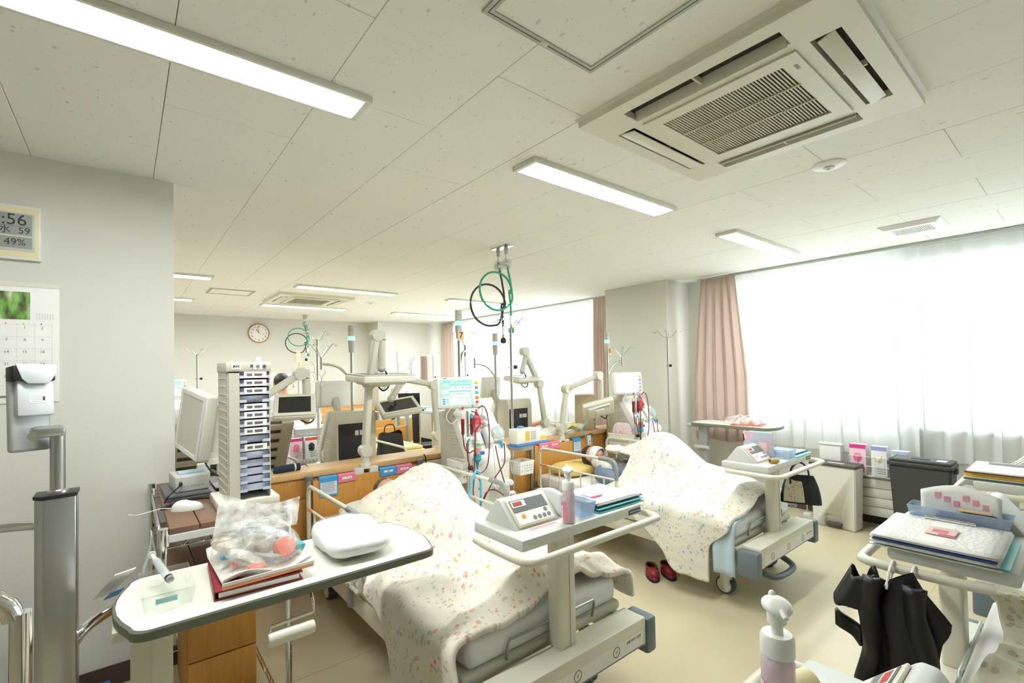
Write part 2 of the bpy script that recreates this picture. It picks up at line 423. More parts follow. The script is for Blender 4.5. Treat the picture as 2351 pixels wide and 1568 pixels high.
def curtain(name, x, y0, y1, z0, z1, mat, label, pitch=.13, amp=.022, flare=0, thick=0, seed=0, grp=None, over=0):
    rr = random.Random(seed); L_ = abs(y1-y0); nf = max(3, int(L_/pitch)); ph = [rr.uniform(-.6, .6) for _ in range(nf+2)]
    am = [rr.uniform(.5, 1.3) for _ in range(nf+2)]
    def f(u, v):
        w_ = u*nf; k = int(w_); a = am[k]*(1-(w_-k))+am[min(k+1, nf)]*(w_-k); p_ = ph[k]*(1-(w_-k))+ph[min(k+1, nf)]*(w_-k)
        gather = .25+.75*min(1, v*3.5)
        xx = x+amp*a*gather*math.sin(2*PI*w_+p_)+.006*math.sin(w_*17+v*3)*gather
        c = (y0+y1)/2; yy = c+(y0+(y1-y0)*u-c)*(1+flare*min(1, v*1.6))+.012*a*gather*math.sin(4*PI*w_+p_*2)-over*pitch*(a-.2)*gather*math.sin(2*PI*w_+p_+.8)
        return (xx, yy, z1+(z0-z1)*v+.006*math.sin(w_*2.3)*v)
    o = B().grid(f, nf*14, 16).obj(name, mat, None, 180, thick)
    return tag(o, label, 'curtain', grp)
ZT = HC-.024
curtain('sheer_curtain', 5.385, 1.0, 2.62, .66, ZT, SHEER, 'white sheer curtain hanging beside the gathered pink drape, above the slim waste bins', .14, .03, 0, 0, 3, None, .25)
curtain('sheer_curtain', 5.445, -2.5, 1.12, .66, ZT, SHEER, 'white sheer curtain overlapping its neighbour behind the charcoal waste bin', .15, .032, 0, 0, 5, None, .25)
curtain('sheer_curtain', 5.4, 4.6, 8.6, .62, ZT, SHEER, 'long white sheer curtain across the far window beyond the pillar', .16, .032, 0, 0, 8, None, .25)
PINK = M('dusty_pink_drape', (212, 190, 178), .9, 0, .04, 40, .2, 400, spec=.1)
curtain('drape', 5.315, 2.53, 2.93, .66, ZT, PINK, 'dusty pink blackout drape gathered at the near window, behind the wall-side overbed table', .075, .03, .55, .003, 11)
curtain('drape', 5.33, 4.2, 4.62, .66, ZT, PINK, 'dusty pink drape gathered against the pillar at the far window', .075, .03, .15, .003, 12)
curtain('drape', 5.35, 8.5, 8.95, .66, ZT, PINK, 'dusty pink drape gathered beside the back wall projection', .09, .03, .1, .003, 13)

# ------------------------------------------------------------------ ceiling fixtures
LAMPM = bpy.data.materials.new('lit_lamp_panel'); LAMPM.use_nodes = True
pb = LAMPM.node_tree.nodes['Principled BSDF']; pb.inputs['Base Color'].default_value = (.9, .9, .9, 1)
pb.inputs['Emission Color'].default_value = (.96, 1.0, 1.0, 1); pb.inputs['Emission Strength'].default_value = LAMP
LF = M('lamp_housing', (225, 225, 214), .4)
def lamp(x0, y, lab):
    t = T('ceiling_lamp', lab, 'ceiling lamp', (x0+.615, y, HC), 0, 'recessed strip lamps in the ceiling')
    b = B().box((0, -.078, -.012), (1.25, .016, .024), .002).box((0, .078, -.012), (1.25, .016, .024), .002)
    b.box((-.612, 0, -.012), (.026, .14, .024), .002).box((.612, 0, -.012), (.026, .14, .024), .002).box((0, 0, -.002), (1.22, .14, .003)).obj('housing', LF, t)
    B().box((0, 0, -.016), (1.196, .138, .006)).obj('light_panel', LAMPM, t, 0)
for x0, y, lab in ((-.51, 1.78, 'lit strip lamp on the ceiling in front of the wall with the calendar'),
                   (1.56, 1.78, 'lit strip lamp above the foot of the pink-flowered bed, beside the large air conditioner'),
                   (3.63, 1.78, 'lit strip lamp nearest the sheer curtains, above the blue-flowered bed'),
                   (-.51, 5.87, 'lit strip lamp cut off by the wall corner, beside the far ceiling hatch'),
                   (1.56, 5.87, 'lit strip lamp in front of the far air conditioner'),
                   (3.63, 5.87, 'lit strip lamp behind the hanging green hose, near the far window'),
                   (-.51, 7.69, 'short visible strip lamp cut off by the wall corner, nearest the back wall'),
                   (1.56, 7.69, 'lit strip lamp between the far air conditioner and the round clock'),
                   (3.63, 7.69, 'lit strip lamp in front of the back wall projection')): lamp(x0, y, lab)
ACM = M('air_conditioner_panel', (226, 224, 206), .4)
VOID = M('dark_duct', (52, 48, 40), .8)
GAP = M('grille_slat', (216, 212, 186), .5)
def aircon(cx, cy, lab, n=40):
    t = T('air_conditioner', lab, 'air conditioner', (cx, cy, HC), 0, 'ceiling cassette air conditioners')
    h = .475; z = -.035
    xs = [-h, -.415, -.33, -.29, -.24, .24, .29, .33, .415, h]
    slot = lambda x, y: (.33 < abs(x) < .415 and abs(y) < .29) or (.33 < abs(y) < .415 and abs(x) < .29) or (abs(x) < .24 and abs(y) < .24)
    B().plate(xs, xs, lambda x, y: not slot(x, y), z, -.001).obj('panel', ACM, t, 20)
    B().lathe((0, 0, 0), [((h+.012)*1.4142, 0), (h*1.4142, -.012), (h*1.4142, z+.001)], 4, Matrix.Rotation(PI/4, 3, 'Z'), cap=False).obj('panel_skirt', ACM, t, 20)
    B().box((0, 0, -.004), (.86, .86, .006)).obj('duct', VOID, t)  # thin dark sheet, the shade inside the slots put into its colour
    # flaps, opened at different tilts
    for a, tl_, yy, zz, fw_ in ((0, 1.4, .342, -.022, .05), (PI/2, .3, .372, -.036, .05), (PI, 1.2, .35, -.024, .045), (3*PI/2, .15, .372, -.037, .07)):
        m = Matrix.Rotation(a, 4, 'Z')
        q = B().box((0, yy, zz), (.565, fw_, .006), .002, (tl_, 0, 0)).xf(m).obj('louvre_flap', ACM, t)
        B().box((.0, .372, -.02), (.008, .07, .02)).xf(m).obj('flap_hinge', GAP, t)
    B().ring(-.288, .288, -.288, .288, .056, -.042, -.036).obj('grille_frame', ACM, t, 20)
    B().box((0, 0, -.022), (.475, .475, .004)).obj('grille_backing', M('grille_dark', (40, 42, 42), .8), t)  # filter, coloured extra dark to put shade into the gaps between slats
    sl = None
    for i in range(n):
        if sl is None: q = sl = B().box((0, 0, 0), (.0052, .45, .004)).obj('grille_slat', GAP, t, 0)
        else: q = sl.copy(); C.objects.link(q)
        q.location = (-.226+.452*i/(n-1), 0, -.034)
    for y in (-.075, .075): B().box((0, y, -.039), (.46, .005, .004)).obj('grille_rib', GAP, t)
    B().box((-.262, .2, -.0422), (.012, .034, .0006)).obj('logo', LGT, t)
    return t
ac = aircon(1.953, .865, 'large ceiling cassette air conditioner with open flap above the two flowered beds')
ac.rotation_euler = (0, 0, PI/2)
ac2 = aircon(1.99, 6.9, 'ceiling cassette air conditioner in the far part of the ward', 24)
def hatch(x0, x1, y0, y1, lab):
    t = T('ceiling_hatch', lab, 'ceiling hatch', ((x0+x1)/2, (y0+y1)/2, HC), 0, 'ceiling access hatches'); a, c = (x1-x0)/2, (y1-y0)/2
    B().ring(-a, a, -c, c, .011, -.008, 0).obj('hatch_frame', M('hatch_aluminium', (178, 182, 172), .4, .3), t, 20)
    B().ring(-a+.015, a-.015, -c+.015, c-.015, .011, -.008, 0).obj('hatch_inner_frame', MATS['hatch_aluminium'], t, 20)
    B().box((0, 0, -.002), (2*a-.05, 2*c-.05, .004)).obj('hatch_tile', TM, t)
    B().box((0, c-.012, -.007), (.03, .016, .003), .001).obj('latch', GREYW, t)
hatch(.803, 1.27, .62, 1.09, 'aluminium framed ceiling hatch in front of the large air conditioner')
hatch(.79, 1.27, 6.59, 7.02, 'aluminium framed ceiling hatch beside the far air conditioner')
def disc(x, y, lab):
    t = T('ceiling_speaker', lab, 'sensor', (x, y, HC), 0, 'round ceiling sensors')
    B().lathe((0, 0, 0), [(.075, 0), (.075, -.006), (.06, -.014), (.001, -.016)], 28).obj('cover', WHITE, t)
    B().lathe((0, 0, -.016), [(.026, 0), (.024, -.006), (.001, -.008)], 20).obj('centre_ring', GREYW, t)
    B().box((0, 0, -.024), (.02, .006, .004)).box((.004, .006, -.023), (.006, .014, .004)).obj('sensor_mark', GREY, t)
disc(2.86, .85, 'white round ceiling sensor between the large air conditioner and the vent'); disc(2.84, 6.77, 'white round ceiling sensor beside the far air conditioner')
def vent(x, y, lab, r=0):
    t = T('ceiling_vent', lab, 'vent', (x, y, HC), r, 'square ceiling exhaust vents')
    B().lathe((0, 0, 0), [(.26, 0), (.26, -.006), (.215, -.03)], 4, Matrix.Rotation(PI/4, 3, 'Z'), cap=False).plate([-.152, -.1, .1, .152], [-.152, -.12, .12, .152], lambda x, y: not (abs(x) < .1 and abs(y) < .12), -.03, -.027).obj('cover', WHITE, t, 20)
    B().box((0, 0, -.004), (.3, .3, .002)).obj('vent_backing', M('vent_filter', (150, 152, 150), .8), t)
    s0 = None
    for i in range(20):
        y_ = -.115+.0121*i
        if s0 is None: s0 = B().box((0, 0, -.026), (.2, .0065, .006)).obj('vent_slat', WHITE, t, 0); q = s0
        else: q = s0.copy(); C.objects.link(q)
        q.location = (0, y_, 0)
vent(4.7, .85, 'white square exhaust vent near the sheer curtains of the near window'); vent(4.63, 6.65, 'white square exhaust vent near the far window', 0)
# medical gas outlets with coiled hoses
GRN = M('green_hose', (36, 150, 108), .4); BLK = M('black_hose', (34, 38, 42), .4)
def gas(x, y, lab):
    t = T('gas_outlet', lab, 'gas hose', (x, y, HC), 0, 'ceiling gas outlets with coiled hoses')
    B().box((0, .0, -.003), (.09, .22, .006), .002).obj('ceiling_plate', ALU, t)
    for dy, m, zb, lz, lr, nm, cap in ((.055, BLK, -.6, -.5, .15, 'black', DARK), (-.055, GRN, -.52, -.37, .135, 'green', M('green_knob', (30, 140, 70), .4))):
        B().cyl((0, dy, -.006), (0, dy, -.07), .016).cyl((0, dy, -.02), (0, dy, -.035), .02).obj('outlet_socket', ALU, t)
        B().cyl((0, dy, -.07), (0, dy, -.12), .011).obj('white_sleeve', WHITE, t)
        B().cyl((-.018, dy, -.15), (.018, dy, -.15), .045, n=20).obj('clear_wheel', see('clear_disc', (240, 245, 245), .25), t)
        B().cyl((-.022, dy, -.15), (.022, dy, -.15), .022, n=16).obj('hub', STEEL, t)
        # hose drops, makes one large loop and hangs on
        px = -.03 if nm == 'black' else -.02
        pts = [(0, dy, -.12), (.012, dy-.004, -.2), (.03, dy-.01, -.3), (.04, dy-.02, -.45), (.02, dy-.02, -.58)]
        cz, cy_ = (-.5, 0) if nm == 'black' else (-.4, 0)
        lp = [(.04*math.cos(a)+(-.14+lr*math.cos(a)), dy+.03*math.sin(a*.5)-.02, cz+lr*1.15*math.sin(a)) for a in [(-.9-2*PI*i/14) for i in range(14)]]
        end = [(.0, dy-.03, cz+.02), (.02, dy-.02, cz-.1), (.022, dy-.02, zb-.07)]
        B().tube(pts[:4]+lp[0:13]+end, .0085, 8, sm=4).obj('hose', m, t)
        e = V((.022, dy-.02, zb-.07))
        B().cyl(e, e-V((0, 0, .07)), .012, .010).obj('white_ferrule', WHITE, t)
        B().cyl(e-V((0, 0, .07)), e-V((0, 0, .1)), .009).obj('steel_connector', STEEL, t)
        B().lathe(e-V((0, 0, .145)), [(.012, 0), (.024, .008), (.026, .03), (.018, .045), (.01, .05)], 16).obj('end_knob', cap, t)
        ch = B()
        for i in range(9): ch.sph((0, dy-.01*nm.count('n'), -.2-.025*i), .0035, n=6)
        ch.obj('bead_chain', STEEL, t)
gas(2.49, 3.155, 'ceiling gas outlet with green and black coiled hoses above the dialysis machine numbered 7')
gas(2.5, 8.88, 'ceiling gas outlet with coiled hoses hanging before the back wall near the round clock')
# ================================================================== partition and low counter behind the bed heads
pt = struct(B().bb(.62, 4.55, 3.47, 3.71, 0, .80).obj('wall_partition', WOODV))
B().bb(.60, 4.57, 3.45, 3.73, .80, .84, .003).obj('counter_top', WOODT, pt)
px_ = [.62, 1.02, 2.0, 2.62, 3.0, 4.55]
for a, b in zip(px_, px_[1:]):
    for z0, z1 in ((.0, .655), (.659, .80)): B().bb(a+.0015, b-.0015, 3.465, 3.47, z0, z1, .0008).obj('panel', WOODV, pt)
# service duct between the bed heads
B().bb(1.86, 2.1, 3.458, 3.465, .42, .79, .002).obj('socket_panel', CREAM, pt)

RING = lambda c, r, n=16: [(c[0]+r*math.cos(2*PI*i/n), c[1], c[2]+r*math.sin(2*PI*i/n)) for i in range(n)]
FACE = M('console_face', (224, 220, 200), .4); LCDG = M('console_display', (116, 122, 122), .3)
RED = M('red_led', (200, 40, 30), .4, 0, 0, emit=.6)
ORG = M('orange_button', (235, 160, 40), .4); BTN = M('grey_button', (126, 138, 142), .4)
BAND = M('orange_warning_tape', (226, 170, 110), .6)
def bed(cx, cy, rz, lab, tray_z=.90, rails=True, colour=CREAM, full=True):
    t = T('hospital_bed', lab, 'bed', (cx, cy, 0), rz, 'adjustable hospital beds with foot-end scale console')
    for sx in (-1, 1):
        B().bb(sx*.43-.02, sx*.43+.02, .08, 2.0, .245, .345, .004).obj('side_frame', colour, t)
        B().bb(sx*.465-.035, sx*.465+.035, -.07, .06, .215, .375, .014).obj('corner_bumper', BLUEG, t)
    B().bb(-.41, .41, .3, .4, .2, .28).obj('cross_member', colour, t); B().bb(-.41, .41, 1.7, 1.8, .2, .28).obj('cross_member', colour, t)
    B().bb(-.455, .455, .1, 2.0, .352, .4, .018).obj('platform', colour, t)
    B().bb(-.43, .43, -.06, .06, .262, .385, .005).obj('foot_bar', colour, t)
    B().bb(-.43, .05, .06, .14, .27, .29).obj('linkage', GREY, t)
    lp = B().bb(-.38, .41, -.0612, -.06, .272, .335).obj('label_plate', M('label_white', (236, 236, 230), .5), t)
    for i, x in enumerate((-.27, -.02, .22)):
        B().tube([V(p) for p in RING((x, -.0616, .307), .021)], .0013, 5, True).obj('foot_icon', INK, lp)
        txt('6', .02, (x, -.0618, .307), (PI/2, 0, 0), LGT, lp, 'icon_mark')
    txt('注意 ボタン 操作', .014, (.34, -.0618, .318), (PI/2, 0, 0), LGT, lp)
    B().bb(-.38, .41, -.0613, -.06, .268, .272).obj('blue_line', M('navy_line', (70, 82, 120), .5), lp)
    # mattress stop wires
    B().tube([(-.25, .1, .39), (-.25, .085, .46), (-.24, .085, .47), (.24, .085, .47), (.25, .085, .46), (.25, .1, .39)], .006, 8).obj('mattress_stop', M('wire_zinc', (170, 180, 172), .35, .6), t)
    # scale column, tray and console at the foot
    zt = tray_z
    B().bb(-.05, .05, .005, .075, .38, zt-.04, .012, 3).obj('scale_column', colour, t)
    B().bb(.012, .0145, .002, .0055, .385, zt-.06).obj('column_rib', colour, t)
    tr = B().bb(-.29, .42, -.06, .25, zt-.045, zt, .009, 2).obj('console_tray', GREYW, t)
    B().bb(.325, .412, -.0612, -.06, zt-.036, zt-.014, .003).obj('maker_plate', M('dark_plate', (70, 80, 92), .4), tr)
    txt('◀ PARAMOUNT BED', .008, (.37, -.0618, zt-.025), (PI/2, 0, 0), WHITE, tr)
    zh = zt-.055
    B().tube([(-.315, .2, zh), (-.325, .1, zh), (-.325, -.06, zh), (-.31, -.11, zh), (-.26, -.13, zh), (.0, -.13, zh), (.39, -.13, zh), (.45, -.115, zh), (.465, -.06, zh), (.465, .1, zh), (.45, .2, zh)], .0155, 12, sm=4).obj('handle_rail', CREAM, t)
    c = B().prism([(.03, zt-.002), (.135, zt+.1), (.16, zt+.1), (.24, zt-.002)], 'x', -.245, -.005, .008).obj('console', GREYW, t)
    an = math.atan2(.102, .105); nrm = V((0, -math.sin(an), math.cos(an))); tg = V((0, math.cos(an), math.sin(an)))
    o0 = V((-.125, .0825, zt+.049))
    def on(u, v, d): return o0+V((u, 0, 0))+tg*v+nrm*d
    def slab(u, v, w, h, d, th, name, m, par=c, bev=0):
        return B().box(on(u, v, d), (w, h, th), bev, (an, 0, 0)).obj(name, m, par)
    slab(0, 0, .2, .125, .004, .008, 'console_face', FACE, c, .003)
    slab(.0, .026, .18, .052, .0085, .002, 'display_panel', LCDG)
    slab(-.05, .034, .07, .028, .0098, .001, 'readout_label', WHITE)
    slab(-.055, .034, .045, .018, .0105, .001, 'readout_window', M('lcd_brown', (120, 100, 96), .3))
    txt('58.05', .016, on(-.055, .034, .0112), (an, 0, 0), RED, c)
    slab(.0, -.03, .18, .05, .0085, .001, 'key_panel', WHITE)
    for u, v, m in ((-.055, -.022, ORG), (-.005, -.038, BTN), (.02, -.038, BTN), (.045, -.038, BTN), (.07, -.038, BTN), (.065, -.014, BTN)):
        B().cyl(on(u, v, .009), on(u, v, .0115), .0085, n=14).obj('key', m, c)
    B().bb(-.19, -.05, .005, .02, zt-.0005, zt+.0006).obj('warning_strip', M('warning_red', (236, 150, 140), .6), tr)
    # head end
    hb = B().bb(-.40, .40, 2.03, 2.06, .36, .78, .008).obj('headboard', ORANGE, t)
    for sx in (-1, 1):
        p = B().cyl((sx*.425, 2.045, .2), (sx*.425, 2.045, .79), .016).obj('head_post', GREY, t)
        B().lathe((sx*.425, 2.045, .785), [(.018, 0), (.026, .012), (.026, .03), (.012, .037)], 12).obj('post_cap', BLUEG, p)
    for sx, y in ((-1, .22), (1, .22), (-1, 1.93), (1, 1.93)):
        x = sx*.335
        ca = B().bb(x-.022, x+.022, y-.04, y+.03, .085, .27, .01).obj('caster', colour, t)
        w = B().cyl((x-.028-.012*sx, y, .058), (x+.028-.012*sx, y, .058), .058, n=24).obj('tyre', M('tyre_grey', (78, 82, 88), .6), ca)
        B().cyl((x-.032-.012*sx, y, .058), (x+.032-.012*sx, y, .058), .047, n=24).obj('wheel_disc', CREAM, ca)
    if full: B().tube([(-.2, .06, .16), (-.15, -.03, .13), (.1, -.04, .13), (.16, .06, .16)], .02, 8, sm=4).obj('brake_pedal', BLUEG, t)
    if rails:
        for sx in (-1, 1):
            x = sx*.475; y0, y1, zb, z1 = 1.0, 1.88, .41, .79
            r = B().tube([(x, y1, zb+.04), (x, y1, z1-.05), (x, y1-.015, z1-.015), (x, y1-.05, z1), (x, y0+.06, z1), (x, y0+.02, z1-.015), (x, y0, z1-.06), (x, y0, zb), (x, y0+.03, zb-.02), (x, y1-.03, zb-.02), (x, y1, zb+.04)], .0125, 10).obj('side_rail', CREAM, t)
            B().tube([(x, y1, .64), (x, y0, .64)], .009, 8).obj('rail_bar', CREAM, r)
            B().tube([(x, y1-.002, .64), (x, y1-.1, .64)], .0096, 8).obj('warning_band', BAND, r)
            g = B().tube([(x, y0+.17, z1), (x, y0+.06, z1), (x, y0+.02, z1-.015), (x, y0, z1-.06), (x, y0, z1-.15)], .0165, 10, sm=2).obj('corner_grip', GREY, r)
            for i in range(6):
                y = y0+(y1-y0)*(i+1)/7
                B().cyl((x, y, zb-.02), (x, y, .64), .007, n=8).obj('baluster', CREAM, r)
            for y in (y0+.15, y1-.15): B().bb(x-.012, x+.012, y-.015, y+.015, .28, zb-.01).obj('rail_bracket', GREY, r)
    return t
def mattress(cx, cy, rz, lab, y0=.1):
    o = B().bb(-.43, .43, y0, 1.99, .402, .52, .035, 3).obj('mattress', SHEET, None, 60)
    o.location = (cx, cy, 0); o.rotation_euler = (0, 0, rz)
    return tag(o, lab, 'mattress')
BY = 1.38
BX1, BX2 = 1.40, 3.445
bed(BX1, BY, 0, 'cream hospital bed under the pink-flowered duvet with a digital scale console at its foot', .90)
bed(BX2, BY, 0, 'cream hospital bed under the blue-flowered duvet, red clogs beside it', .87)
bed(2.42, .40, PI, 'cream hospital bed with charts on its console tray and a black coat on its rail', .90, True)
bed(3.87, .36, PI, 'cream hospital bed by the window side whose tray holds yellow and red files', .89, True)
bed(.83, .34, PI, 'cream hospital bed whose console tray has a foam soap bottle at the lower edge', .90, False)
mattress(BX1, BY, 0, 'white sheeted mattress under the pink-flowered duvet')
mattress(BX2, BY, 0, 'white sheeted mattress under the blue-flowered duvet and the masked patient')
mattress(2.42, .40, PI, 'white sheeted mattress on the bed beyond the black coat')
mattress(3.87, .36, PI, 'white sheeted mattress on the bed with yellow and red files on its tray')
mattress(.83, .34, PI, 'white sheeted mattress on the bed with the foam bottle on its tray')

# ------------------------------------------------------------------ duvets
def sstep(a, b, x):
    t = max(0, min(1, (x-a)/(b-a))); return t*t*(3-2*t)
def gs(x, y, cx, cy, sx, sy): return math.exp(-((x-cx)/sx)**2-((y-cy)/sy)**2)
def duvet(name, lab, cx, cy, mat, hw, yf, y1, LH, RH, H, top=.535, nu=110, nv=120, amp=.012, seed=0, thick=.022, rz=0, grp=None):
    def f(u, v):
        # v along the bed, u across
        ya = .6
        sl = hw+LH(ya); srr = hw+RH(ya)
        s0 = -sl+(sl+srr)*u
        y = yf(s0)+(y1(s0)-yf(s0))*v
        sl = hw+LH(y); srr = hw+RH(y)
        s = -sl+(sl+srr)*u
        e = abs(s)-hw; sg = 1 if s > 0 else -1
        rg = 1-abs(mn.noise(V((s*2.6+y*1.2+seed, y*3.4-s*.8, 2.5)))*2.2)
        rg2 = 1-abs(mn.noise(V((s*5+seed*2, y*4+s*2, 7.5)))*2.2)
        nz = amp*1.9*max(0, rg)**3+amp*1.1*max(0, rg2)**3+mn.noise(V((s*3+seed, y*3, 1)))*amp*2+mn.noise(V((s*7+seed, y*6, 4)))*amp+mn.noise(V((s*17, y*15, seed)))*amp*.35
        if e <= 0:
            return (s, y, top+H(s, y)+nz), (s, y)
        r = .06; hh = top+H(sg*hw, y); a = min(e/r, PI/2)
        fold = .022*math.sin(y*13+seed+2*mn.noise(V((y*2, seed, 0))))*min(1, e*5)
        x = sg*(hw+r*math.sin(a)*.9+fold+e*.10); z = hh-r*(1-math.cos(a))-max(0, e-r*PI/2)
        return (x, y+.04*e*math.sin(y*5), max(.035, z)+nz*max(0, 1-e*6)), (s, y)
    b = B().grid(lambda u, v: f(u, v)[0], nu, nv, lambda u, v: f(u, v)[1])
    o = b.obj(name, mat, None, 180, thick); o.location = (cx, cy, 0); o.rotation_euler = (0, 0, rz)
    return tag(o, lab, 'duvet', grp)
DV1 = floral('pink_flower_cotton', (236, 230, 214), [(232, 138, 140), (238, 170, 150), (226, 190, 120), (236, 150, 160), (176, 190, 205)], (238, 200, 184), 13, dens=.42)
DV2 = floral('blue_flower_cotton', (232, 229, 214), [(150, 178, 212), (140, 170, 210), (240, 180, 140), (226, 196, 120), (160, 185, 205)], (180, 194, 204), 14, dens=.42)
def H1(x, y):
    h = .13*gs(x, 0, .02, 0, .28, 1)*sstep(-.05, .35, y)+.13*gs(x, y, 0, 1.35, .3, .42)
    h += .22*gs(x, y, .27, 1.52, .15, .3)+.07*gs(x, y, -.25, 1.5, .16, .22)
    h += .05*gs(x-.35*(y-.75), y, 0, .95, .9, .05)-.045*gs(x-.3*(y-.75), y, 0, .86, .9, .035)+.055*gs(x-.45*(y-.6), y, -.1, .74, .9, .06)
    h += .035*gs(x+.3*(y-.5), y, .05, .5, .5, .05)
    return h*(1-.4*sstep(.36, .47, abs(x)))
duvet('duvet', 'cream duvet printed with pink flowers spread over the patient and hanging to the floor side', BX1, BY, DV1, .45,
      lambda s: .10-.16*sstep(-.3, -.62, s)-.02*s+.03*math.sin(s*9), lambda s: 1.60+.04*math.sin(s*6),
      lambda y: .14+.29*sstep(.85, .25, y)-.14*sstep(.76, .96, y), lambda y: .1+.06*sstep(.6, .1, y)-.1*sstep(.76, .96, y), H1, amp=.014, seed=3)
def H2(x, y):
    h = .12*gs(x, 0, .02, 0, .3, 1)*sstep(-.1, .35, y)+.12*gs(x, y, .05, 1.45, .3, .3)
    d = y-(.93 if True else 0)
    knee = .31*gs(x, 0, .07, 0, .26, 1)*(math.exp(-(d/.30)**2) if d < 0 else math.exp(-(d/.26)**2))
    h += knee+.05*gs(x, y, .2, .28, .12, .07)+.05*gs(x, y, -.05, .12, .2, .08)+.03*gs(x, y, .3, .5, .07, .2)
    h += .035*gs(x+.5*(y-.6), y, 0, .55, .8, .05)+.03*gs(x-.6*(y-.3), y, 0, .35, .8, .045)
    return h*(1-.35*sstep(.36, .47, abs(x)))
duvet('duvet', 'cream duvet printed with blue and orange flowers tented over raised knees', BX2, BY, DV2, .45,
      lambda s: .09+.012*math.sin(s*8)+.12*sstep(-.44, -.58, s), lambda s: 1.47+.03*math.sin(s*5+1)-.34*sstep(-.12, -.3, s),
      lambda y: .12+.33*sstep(.95, .35, y)-.12*sstep(.78, .96, y), lambda y: .14-.14*sstep(.78, .96, y), H2, amp=.011, seed=9)
# pale blue towel hanging at the foot corner of bed two
TOW = M('pale_blue_towel', (196, 216, 226), .95, 0, .03, 30, .5, 300, spec=.05)
def tw_(u, v):
    s = u*.5; e = max(0, s-.12)
    return (-.47-.03*min(1, e*5)-.008*math.sin(v*9) if s > .12 else -.34-s*1.08, .075+.14*v-.02*e, (.524 if s <= .12 else .522-e*.86)+.002*math.sin(v*12))
o = B().grid(tw_, 14, 8).obj('towel', TOW, None, 180, .008); o.location = (BX2, BY, 0)
tag(o, 'pale blue towel hanging out from under the blue-flowered duvet at the bed foot', 'towel')

# ------------------------------------------------------------------ patients
def mask_lathe(): pass
def lying(lab, loc, knees=0, hairm=HAIR, shirt=None, lift=.0, rz=0):
    t = T('person', lab, 'person', loc, rz)
    zb = .54
    hc = V((0, 1.66, zb+.12+lift))
    kz = zb+.02+.13*knees
    body = [(hc, (.077, .098, .092)), (hc+V((0, -.055, .01)), (.062, .06, .075)), (hc+V((0, -.02, .085)), (.014, .02, .022)),
            (hc+V((-.076, -.01, -.005)), (.012, .028, .02)), (hc+V((.076, -.01, -.005)), (.012, .028, .02)),
            ((0, 1.6, zb+.08+lift*.5), (0, 1.46, zb+.06), .055, .06),
            ((-.15, 1.38, zb+.04), (.15, 1.38, zb+.04), .07, .07), ((0, 1.36, zb+.05), (.17, .16, .085)), ((0, 1.1, zb+.05), (.155, .2, .085)), ((0, .93, zb+.04), (.165, .13, .085)),
            ((-.19, 1.36, zb+.03), (-.235, 1.1, zb+.02), .048, .04), ((-.235, 1.1, zb+.02), (-.16, .9, zb+.03), .036, .027), ((-.16, .9, zb+.03), (-.13, .84, zb+.03), .028, .026),
            ((.19, 1.36, zb+.03), (.25, 1.1, zb+.03), .048, .04), ((.25, 1.1, zb+.03), (.16, .9, zb+.03), .036, .027), ((.16, .9, zb+.03), (.13, .84, zb+.03), .028, .026)]
    for s in (-1, 1):
        k = V((s*.1, .62 if not knees else .93, kz)); a = V((s*.08, .3 if not knees else .62, zb+.01))
        body += [(V((s*.09, .95, zb+.02)), k, .065, .05), (k, a, .05, .036), (a, a+V((0, -.06, .02)), .033, .026)]
    bd = blob('body', body, SKIN, t, .012)
    blob('hair', [(hc+V((0, .025, -.02)), (.084, .088, .086)), (hc+V((0, .05, .02)), (.078, .066, .075))], hairm, t, .01)
    for s in (-1, 1):
        B().sph(hc+V((s*.031, .012, .079)), .011, (1, .6, .6)).obj('eyelid', M('eyelid_skin', (194, 144, 112), .6), t)
    B().sph(hc+V((0, -.068, .078)), .018, (1.1, .35, .4)).obj('mouth', M('lips', (186, 110, 98), .5), t)
    return t, hc
p2, hc = lying('patient with dark hair, glasses and white face mask lying in the blue-flowered bed', (BX2-.03, BY-.03, 0), 1, lift=.03)
MASK = M('white_mask', (240, 242, 242), .8, 0, .02, 30, .2, 200)
def mk(u, v):
    a = (u-.5)*3.3; b = (v-.5)*1.5
    return hc+V((.079*math.sin(a), -.058+.075*math.sin(b)*(1-.2*abs(a)), -.002+.1*math.cos(a)*math.cos(b*.7)))
B().grid(mk, 16, 10).obj('face_mask', MASK, p2, 180, .003)
for s in (-1, 1):
    B().tube([hc+V((s*.08, -.02, .045)), hc+V((s*.088, .0, .01)), hc+V((s*.085, -.03, -.015)), hc+V((s*.08, -.07, .03))], .0016, 6, sm=3).obj('mask_loop', WHITE, p2)
    B().tube([hc+V((s*.032+.024*math.cos(a), .014+.018*math.sin(a), .094-.002*abs(math.cos(a)))) for a in [2*PI*i/16 for i in range(16)]], .0016, 6, True).obj('glasses_rim', M('dark_glasses_frame', (90, 60, 50), .3), p2)
    B().tube([hc+V((s*.056, .014, .092)), hc+V((s*.082, .012, .06)), hc+V((s*.086, .0, .0))], .0015, 6).obj('glasses_temple', MATS['dark_glasses_frame'], p2)
SLV = M('blue_grey_knit', (118, 134, 150), .9, 0, .08, 60, .6, 130, spec=.1)
blob('cardigan', [((-.2, 1.37, .6), (-.29, 1.17, .57), .082, .062), ((-.16, 1.36, .6), (.16, 1.36, .6), .08, .08), ((0, 1.2, .59), (.17, .2, .09))], SLV, p2, .012)
blob('scarf', [((-.06, 1.56, .655), (.06, 1.56, .655), .052, .052), ((-.1, 1.47, .64), (.1, 1.47, .64), .05, .05), ((-.1, 1.47, .64), (-.2, 1.33, .65), .045, .05), ((0, 1.5, .62), (.1, .06, .06))], M('grey_towel_scarf', (214, 212, 204), .95, 0, .05, 60, .5, 200), p2, .012)
